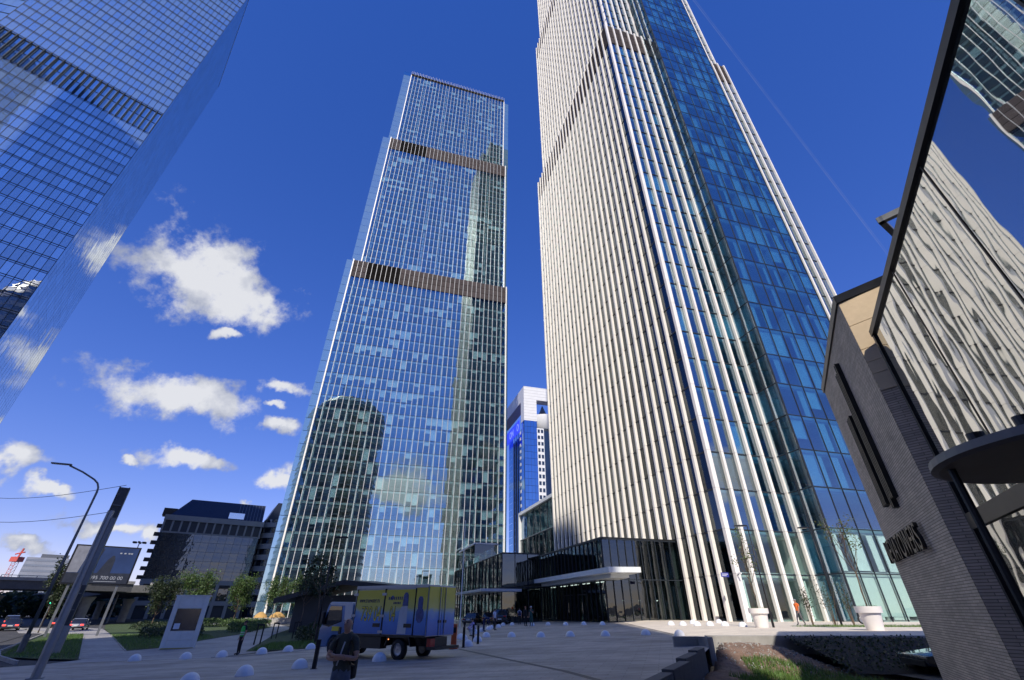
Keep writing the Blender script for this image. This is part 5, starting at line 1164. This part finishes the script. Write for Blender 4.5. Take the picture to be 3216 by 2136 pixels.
# rear doors
for y0, y1 in ((-.95, -.02), (.02, .95)):
    rd = MB().bx(-1.53, -1.505, y0, y1, .9, 2.72).build('rear_door', liv, tk); ym = (y0 + y1) / 2 + (.3 if y0 < 0 else -.3)
    MB().tube([(-1.56, ym, .92), (-1.56, ym, 2.7)], .02, n=6).build('lock_rod', silver, rd); MB().bx(-1.57, -1.53, ym - .15, ym + .05, 1.35, 1.45).build('handle', M['dark'], rd)
# cab
cp_ = [(3.02, .55), (3.02, 2.02), (3.15, 2.12), (4.62, 2.14), (4.78, 2.05), (5.02, 1.22), (5.12, 1.08), (5.13, .42), (5.0, .34), (4.45, .34), (4.42, .62), (4.2, .82), (3.8, .82), (3.58, .62), (3.5, .5)]
MB().extr(cp_, -.92, .92).build('cab', blue, tk, bevel=.05, smooth=True, auto=45)
MB().extr([(3.05, 1.5), (3.08, 2.04), (3.2, 2.15), (4.6, 2.17), (4.72, 2.1), (4.6, 2.03), (3.62, 2.0), (3.5, 1.35)], -.935, .935).build('cab_roof', mat('truck_white', (.55, .57, .6), .3, var=.04), tk, bevel=.03)
for s in (-1, 1):
    MB().extr([(3.68, 1.36), (3.8, 1.98), (4.58, 2.0), (4.95, 1.22), (4.5, 1.14)], s * .93, s * .945).build('side_window', cargl, tk); MB().bx(3.75, 4.25, s * .93 - .01, s * .93 + .02, .98, 1.16).build('door_strip', yel, tk)
    MB().bx(3.62, 3.75, s * .93 - .015, s * .93 + .035, .86, 1.14).build('door_handle', M['dark'], tk); MB().bx(4.82, 4.98, s * 1.02 - .08, s * 1.02 + .08, 1.25, 1.75).build('mirror', M['dark'], tk, bevel=.03)
    MB().bx(5.09, 5.15, s * .68 - .18, s * .68 + .18, .62, .82).build('headlight', lampW, tk)
wz = MB(); wz.face([(5.045, -.8, 1.2), (5.045, .8, 1.2), (4.80, .74, 2.02), (4.80, -.74, 2.02)]); wz.face([(5.02, -.8, 1.2), (4.775, -.74, 2.02), (4.775, .74, 2.02), (5.02, .8, 1.2)]); wz.build('windscreen', cargl, tk)
MB().bx(5.1, 5.2, -.9, .9, .33, .52).build('bumper', M['dark'], tk); MB().bx(-1.6, 3.6, -.42, .42, .5, .84).build('chassis', M['dark'], tk); MB().bx(1.0, 2.6, .55, .95, .38, .82).build('side_box', M['dark'], tk); MB().bx(-1.95, -1.5, -.85, .85, .42, .52).build('tail_bar', M['dark'], tk); MB().bx(-1.7, -1.5, .55, .85, .52, .8).build('tail_light', lampRoff, tk)
MB().bx(.5, .54, .98, 1.0, .72, .76).bx(2.55, 2.59, .98, 1.0, .72, .76).build('marker_lamp', mat('amber', (.7, .2, .05), .3, emit=((1, .3, .08), 2)), tk)
for x in (0, 4.0):
    for s in (-1, 1): wheel(tk, x, s * .82, .38, .26)
MB().extr([(.75, .5), (.62, .84), (-.62, .84), (-.75, .5), (-.70, .5), (-.58, .80), (.58, .80), (.70, .5)], .62, .98).build('mudguard', M['dark'], tk)

# ---- motorcycle behind the right pot
mo = thing('motorcycle', 'parked motorcycle half hidden behind the right white pot', 'motorcycle', (31.2, 45.1, .565), math.pi)
for x in (-.75, .75): wheel(mo, x, 0, .33, .14, .24)
red = mat('moto_red', (.42, .02, .02), .25, coat=1)
MB().tube([(.75, 0, .33), (.48, 0, 1.0)], .035, n=8).build('fork', M['chrome'], mo); MB().tube([(.46, -.38, 1.12), (.46, 0, 1.06), (.46, .38, 1.12)], .02, n=6).build('handlebar', M['dark'], mo); MB().lathe([(.02, 0), (.11, .02), (.12, .1), (.02, .14)], (.55, 0, .9), 12).build('headlight', M['chrome'], mo)
MB().extr([(.4, .95), (.1, 1.02), (-.1, .85), (.25, .72)], -.15, .15).build('tank', red, mo, bevel=.04); MB().extr([(-.1, .86), (-.75, .95), (-.8, .84), (-.1, .74)], -.13, .13).build('seat', M['rubber'], mo, bevel=.03); MB().bx(-.2, .35, -.16, .16, .3, .7).build('engine', M['grey'], mo, bevel=.04); MB().extr([(-.5, .85), (-1.0, .78), (-.98, .66), (-.5, .72)], -.1, .1).build('tail', red, mo)
MB().tube([(.5, .38, 1.12), (.5, .5, 1.3)], .012, n=5).build('mirror_stem', M['dark'], mo); MB().tube([(-.2, 0, .4), (-.75, .0, .33)], .04, n=6).build('swingarm', M['grey'], mo)

# ------------------------------------------------------------------ people: one skinned body each
SK = dict(pelvis=(0, 0, .95), belly=(0, -.01, 1.12), chest=(0, -.005, 1.33), neck0=(0, .01, 1.47), neck=(0, 0, 1.53), jaw=(0, -.025, 1.585), face=(0, -.012, 1.655), crown=(0, .005, 1.725))
RAD = dict(pelvis=(.155, .115), belly=(.145, .105), chest=(.17, .115), neck0=(.075, .07), neck=(.052, .055), jaw=(.058, .07), face=(.075, .092), crown=(.052, .062))
def person(label, loc, rz, cl, pose=None, hair=None, cap=None, h=1.76, vest=None, grp=None, pack=None, detail=False):
    """cl: dict(top, legs, skin, shoes) materials; pose overrides joints (right = -x when facing -y)"""
    J = dict(SK); Rr = dict(RAD)
    for s, k in ((-1, 'R'), (1, 'L')):
        J['sh' + k] = (s * .185, .01, 1.43); J['el' + k] = (s * .235, .03, 1.14); J['wr' + k] = (s * .235, -.04, .89); J['pm' + k] = (s * .235, -.06, .82)
        J['hip' + k] = (s * .09, 0, .90); J['kn' + k] = (s * .10, -.015, .50); J['an' + k] = (s * .105, .02, .10); J['toe' + k] = (s * .12, -.16, .045)
        Rr.update({'sh' + k: (.072, .072), 'el' + k: (.046, .046), 'wr' + k: (.032, .028), 'pm' + k: (.038, .02), 'hip' + k: (.10, .105), 'kn' + k: (.066, .068), 'an' + k: (.045, .048), 'toe' + k: (.042, .034)})
    J.update(pose or {})
    E = [('pelvis', 'belly'), ('belly', 'chest'), ('chest', 'neck0'), ('neck0', 'neck'), ('neck', 'jaw'), ('jaw', 'face'), ('face', 'crown')]
    for k in 'RL': E += [('neck0', 'sh' + k), ('sh' + k, 'el' + k), ('el' + k, 'wr' + k), ('wr' + k, 'pm' + k), ('pelvis', 'hip' + k), ('hip' + k, 'kn' + k), ('kn' + k, 'an' + k), ('an' + k, 'toe' + k)]
    for k in 'RL':           # four fingers and a thumb, unequal and slightly bent
        w, p = Vector(J['wr' + k]), Vector(J['pm' + k]); d = (p - w).normalized(); sd = d.cross(Vector((0, 1, .2))).normalized(); cu = d.cross(sd).normalized()
        for f in range(4):
            b0 = p + sd * (.026 * (f - 1.5)); ln = (.075, .085, .08, .062)[f]; m1 = b0 + d * ln * .55 + cu * .006; m2 = b0 + d * ln + cu * .02
            J['f%s%d' % (k, f)] = tuple(m1); J['g%s%d' % (k, f)] = tuple(m2); Rr['f%s%d' % (k, f)] = Rr['g%s%d' % (k, f)] = (.0095, .0095); E += [('pm' + k, 'f%s%d' % (k, f)), ('f%s%d' % (k, f), 'g%s%d' % (k, f))]
        t1_ = w.lerp(p, .5) + sd * .04 + cu * .01; J['t' + k] = tuple(t1_); J['u' + k] = tuple(t1_ + d * .045 + sd * .015); Rr['t' + k] = Rr['u' + k] = (.012, .012); E += [('wr' + k, 't' + k), ('t' + k, 'u' + k)]
    names = list(J); idx = {n: i for i, n in enumerate(names)}; sc_f = h / 1.78
    me = bpy.data.meshes.new('skeleton'); me.from_pydata([J[n] for n in names], [(idx[a], idx[b]) for a, b in E], [])
    o = bpy.data.objects.new('skeleton', me); link(o); md = o.modifiers.new('skin', 'SKIN'); md.use_smooth_shade = True
    for n in names: v = me.skin_vertices[0].data[idx[n]]; v.radius = Rr[n]; v.use_root = n == 'pelvis'
    sb_ = o.modifiers.new('sub', 'SUBSURF'); sb_.levels = sb_.render_levels = 2 if detail else 1
    dg = bpy.context.evaluated_depsgraph_get(); dg.update(); bm_ = bpy.data.meshes.new_from_object(o.evaluated_get(dg)); bpy.data.objects.remove(o)
    mats = [cl['top'], cl['legs'], cl['skin'], cl['shoes'], cl.get('sleeve', cl['top'])]; bm_.materials.clear()
    for m_ in mats: bm_.materials.append(m_)
    segs = [(Vector(J[a]), Vector(J[b]), a, b) for a, b in E]
    for p in bm_.polygons:
        c = p.center; bd, bs, bt = 9, None, 0
        for a, b, an_, bn in segs:
            ab = b - a; t = max(0, min(1, (c - a).dot(ab) / max(1e-9, ab.length_squared))); dd = (c - (a + ab * t)).length - (max(Rr[an_]) * (1 - t) + max(Rr[bn]) * t)
            if dd < bd: bd, bs, bt = dd, (an_, bn), t
        a, b = bs
        if a in ('neck', 'jaw', 'face') or (a == 'neck0' and b == 'neck'): s_ = 2
        elif a[:2] in ('wr', 'pm') or a[0] in 'ftg' and len(a) <= 3 and a not in ('face',): s_ = 2
        elif a[:2] == 'el': s_ = 2 if cl.get('short') else 4
        elif a[:2] == 'sh': s_ = (2 if bt > .62 else 4) if cl.get('short') else 4
        elif a[:3] == 'hip' or b[:3] == 'hip' or a[:2] == 'kn': s_ = 1
        elif a[:2] == 'an': s_ = 3
        elif a == 'pelvis': s_ = 1 if bt < .25 else 0
        else: s_ = 0
        p.material_index = s_; p.use_smooth = True
    r = thing('person', label, 'person', loc, rz, grp); body = bpy.data.objects.new('body', bm_); link(body); body.parent = r; body.scale = (sc_f,) * 3
    F = Vector(J['face']); C = Vector(J['crown'])
    def on(name, mb_, m_, sm=True): q = mb_.build(name, m_, r, smooth=sm); q.scale = (sc_f,) * 3; return q
    if hair: on('hair', MB().lathe([(.088, -.02), (.092, .03), (.075, .085), (.04, .11), (.01, .117)], (C.x, C.y + .012, C.z - .055), 16, sx=.93, sy=1.1), hair)
    if cap:
        on('cap', MB().lathe([(.092, 0), (.09, .04), (.065, .085), (.01, .10)], (C.x, C.y + .005, C.z - .035), 16, sx=.95, sy=1.12), cap); on('cap_peak', MB().box((C.x, C.y - .14, C.z - .03), (.14, .12, .015)), cap)
    if vest:
        vm, sm_ = vest; ch = Vector(J['chest']); pv = Vector(J['pelvis'])
        on('vest', MB().lathe([(.175, pv.z + .0), (.178, pv.z + .2), (.205, ch.z), (.185, ch.z + .1), (.12, ch.z + .15)], (ch.x, ch.y, 0), 20, sx=1, sy=.74), vm)
        for z in (pv.z + .1, pv.z + .2): on('reflective_band', MB().lathe([(.184, z - .025), (.186, z + .025)], (ch.x, ch.y, 0), 20, sx=1, sy=.76), sm_)
    if pack: ch = Vector(J['chest']); on('backpack', MB().bx(ch.x - .16, ch.x + .16, ch.y + .09, ch.y + .27, ch.z - .32, ch.z + .14), pack, False)
    on('nose', MB().tube([(F.x, F.y - .095, F.z + .02), (F.x, F.y - .118, F.z - .02)], [.009, .014], n=6), cl['skin'])
    for s in (-1, 1): on('ear', MB().lathe([(.004, -.012), (.02, 0), (.004, .012)], (F.x + s * .078, F.y + .012, F.z), 8, sx=.5, sy=.9), cl['skin'])
    if detail:
        for s in (-1, 1): on('eye', MB().lathe([(.001, -.006), (.014, 0), (.001, .006)], (F.x + s * .03, F.y - .09, F.z + .025), 8, sy=.5), M['dark']); on('eyebrow', MB().bx(F.x + s * .03 - .02, F.x + s * .03 + .02, F.y - .1, F.y - .085, F.z + .045, F.z + .052), cl['brow'], False)
        on('mouth', MB().bx(F.x - .022, F.x + .022, F.y - .102, F.y - .09, F.z - .05, F.z - .044), mat('lip', (.25, .09, .08), .6), False)
    return r
def cloth(n, c): return mat('cloth_' + n, c, .9, var=.18, scale=14, bump=.25)
skin = mat('skin', (.42, .24, .17), .55, var=.08, scale=12); skin2 = mat('skin_tan', (.36, .19, .13), .55, var=.08, scale=12); shoe = mat('shoe', (.03, .03, .03), .6); blk = cloth('black', (.018, .018, .02)); navyc = cloth('navy', (.02, .03, .09)); wht = cloth('white', (.55, .60, .72)); jean = cloth('jeans', (.10, .13, .20)); grn = cloth('green', (.03, .09, .075)); orn = cloth('orange', (.70, .15, .03)); grey_c = cloth('grey', (.12, .12, .13)); olive = cloth('olive', (.055, .06, .05)); lil = cloth('lilac', (.36, .32, .62)); hairm = mat('hair_dark', (.03, .022, .018), .7); capm = cloth('cap_grey', (.2, .2, .22))
hv = cloth('hi_vis', (.08, .55, .10)); tape = mat('reflective_tape', (.5, .55, .5), .3)
walk = dict(hipR=(-.09, 0, .90), knR=(-.10, -.16, .52), anR=(-.10, -.20, .13), toeR=(-.11, -.36, .08), knL=(.10, .08, .50), anL=(.10, .30, .14), toeL=(.11, .17, .05), elR=(-.24, .14, 1.16), wrR=(-.25, .14, .91), pmR=(-.25, .13, .84), elL=(.24, -.08, 1.16), wrL=(.25, -.22, .95), pmL=(.25, -.26, .90))
person('guard in a green high-visibility vest and black trousers on the path', (-15.44, 30.17, gz(-15.4)), R(-35), dict(top=blk, legs=blk, skin=skin2, shoes=shoe, short=True), hair=hairm, vest=(hv, tape), h=1.66)
crossed = dict(elR=(-.27, -.06, 1.16), wrR=(-.03, -.21, 1.15), pmR=(.07, -.20, 1.17), elL=(.27, -.06, 1.15), wrL=(.02, -.25, 1.20), pmL=(-.09, -.22, 1.21), face=(0, -.03, 1.655), jaw=(0, -.05, 1.585))
bald = person('bald man in a dark olive T-shirt with folded arms, cut off by the lower edge', (-2.72, 8.7, gz(-2.72)), R(-12), dict(top=olive, legs=jean, skin=skin, shoes=shoe, short=True, brow=hairm), crossed, h=1.66, detail=True)
bm2 = MB()
for s in (-1, 1): bm2.tube([(s * .13, .12, 1.44), (s * .125, .0, 1.485), (s * .13, -.10, 1.42), (s * .135, -.125, 1.25), (s * .15, -.02, 1.08), (s * .15, .10, 1.05)], .022, n=6)
sp_ = bm2.build('backpack_strap', M['dark'], bald); sp_.scale = (.93,) * 3
MB().bx(-.16, .16, .10, .26, .85, 1.40).build('backpack', blk, bald, bevel=.05).scale = (.93,) * 3
MB().tube([(-.02, -.15, .99), (.06, -.145, 1.30)], .012, n=5).build('rolled_paper', mat('paper_roll', (.4, .42, .48), .7), bald)
person('man in a white shirt and black trousers standing by the black cars', (-1.68, 50.15, gz(-1.7)), R(60), dict(top=wht, legs=blk, skin=skin, shoes=shoe, short=True), hair=hairm, h=1.79)
bend = dict(belly=(0, -.16, 1.05), chest=(0, -.40, 1.08), neck0=(0, -.52, 1.06), neck=(0, -.57, 1.04), jaw=(0, -.62, .99), face=(0, -.67, .99), crown=(0, -.73, .99), shR=(-.185, -.48, 1.05), elR=(-.22, -.48, .78), wrR=(-.18, -.55, .55), pmR=(-.17, -.57, .48), shL=(.185, -.48, 1.05), elL=(.22, -.48, .78), wrL=(.18, -.55, .55), pmL=(.17, -.57, .48))
person('person in dark blue bending down beside the man in the white shirt', (-2.61, 48.24, gz(-2.6)), R(70), dict(top=navyc, legs=navyc, skin=skin, shoes=shoe), bend, hair=hairm)
squat = dict(pelvis=(0, .18, .42), belly=(0, .12, .58), chest=(0, .03, .76), neck0=(0, -.02, .88), neck=(0, -.04, .94), jaw=(0, -.07, .99), face=(0, -.06, 1.06), crown=(0, -.05, 1.13), hipR=(-.10, .14, .40), knR=(-.16, -.28, .50), anR=(-.14, -.02, .10), toeR=(-.15, -.2, .045), hipL=(.10, .14, .40), knL=(.16, -.28, .50), anL=(.14, -.02, .10), toeL=(.15, -.2, .045), shR=(-.185, .0, .84), elR=(-.24, -.2, .62), wrR=(-.14, -.38, .52), pmR=(-.1, -.43, .5), shL=(.185, .0, .84), elL=(.24, -.2, .62), wrL=(.14, -.38, .52), pmL=(.1, -.43, .5))
person('crouching person in a lilac top among the domes by the orange post', (-3.0, 40.0, gz(-3)), R(-60), dict(top=lil, legs=wht, skin=skin, shoes=shoe), squat, hair=hairm)
person('person with a backpack walking away toward the entrance', (.93, 63.63, gz(.9)), R(180), dict(top=wht, legs=blk, skin=skin, shoes=shoe, short=True), walk, hair=hairm, pack=navyc)
person('tall person all in black, left one of the pair before the entrance', (1.5, 57.07, gz(1.5)), R(35), dict(top=blk, legs=blk, skin=skin, shoes=shoe), hair=mat('hair_red', (.25, .10, .05), .7), h=1.9)
person('person in dark green with a pale cap, right one of the pair', (2.1, 56.4, gz(2.1)), R(-30), dict(top=grn, legs=grn, skin=skin, shoes=shoe, short=True), dict(elL=(.24, -.05, 1.22), wrL=(.1, -.2, 1.38), pmL=(.06, -.22, 1.44)), cap=wht, h=1.88)
person('worker in an orange T-shirt and grey dungarees striding along the verge', (22.42, 40.3, .565), R(-70), dict(top=orn, legs=grey_c, skin=skin2, shoes=shoe, short=True), walk, cap=capm, h=1.78)
person('person in a white top and jeans at the slim tower\'s left corner', (-60.6, 124.5, -.9), R(30), dict(top=wht, legs=jean, skin=skin, shoes=shoe), hair=mat('hair_red', (.25, .10, .05), .7))
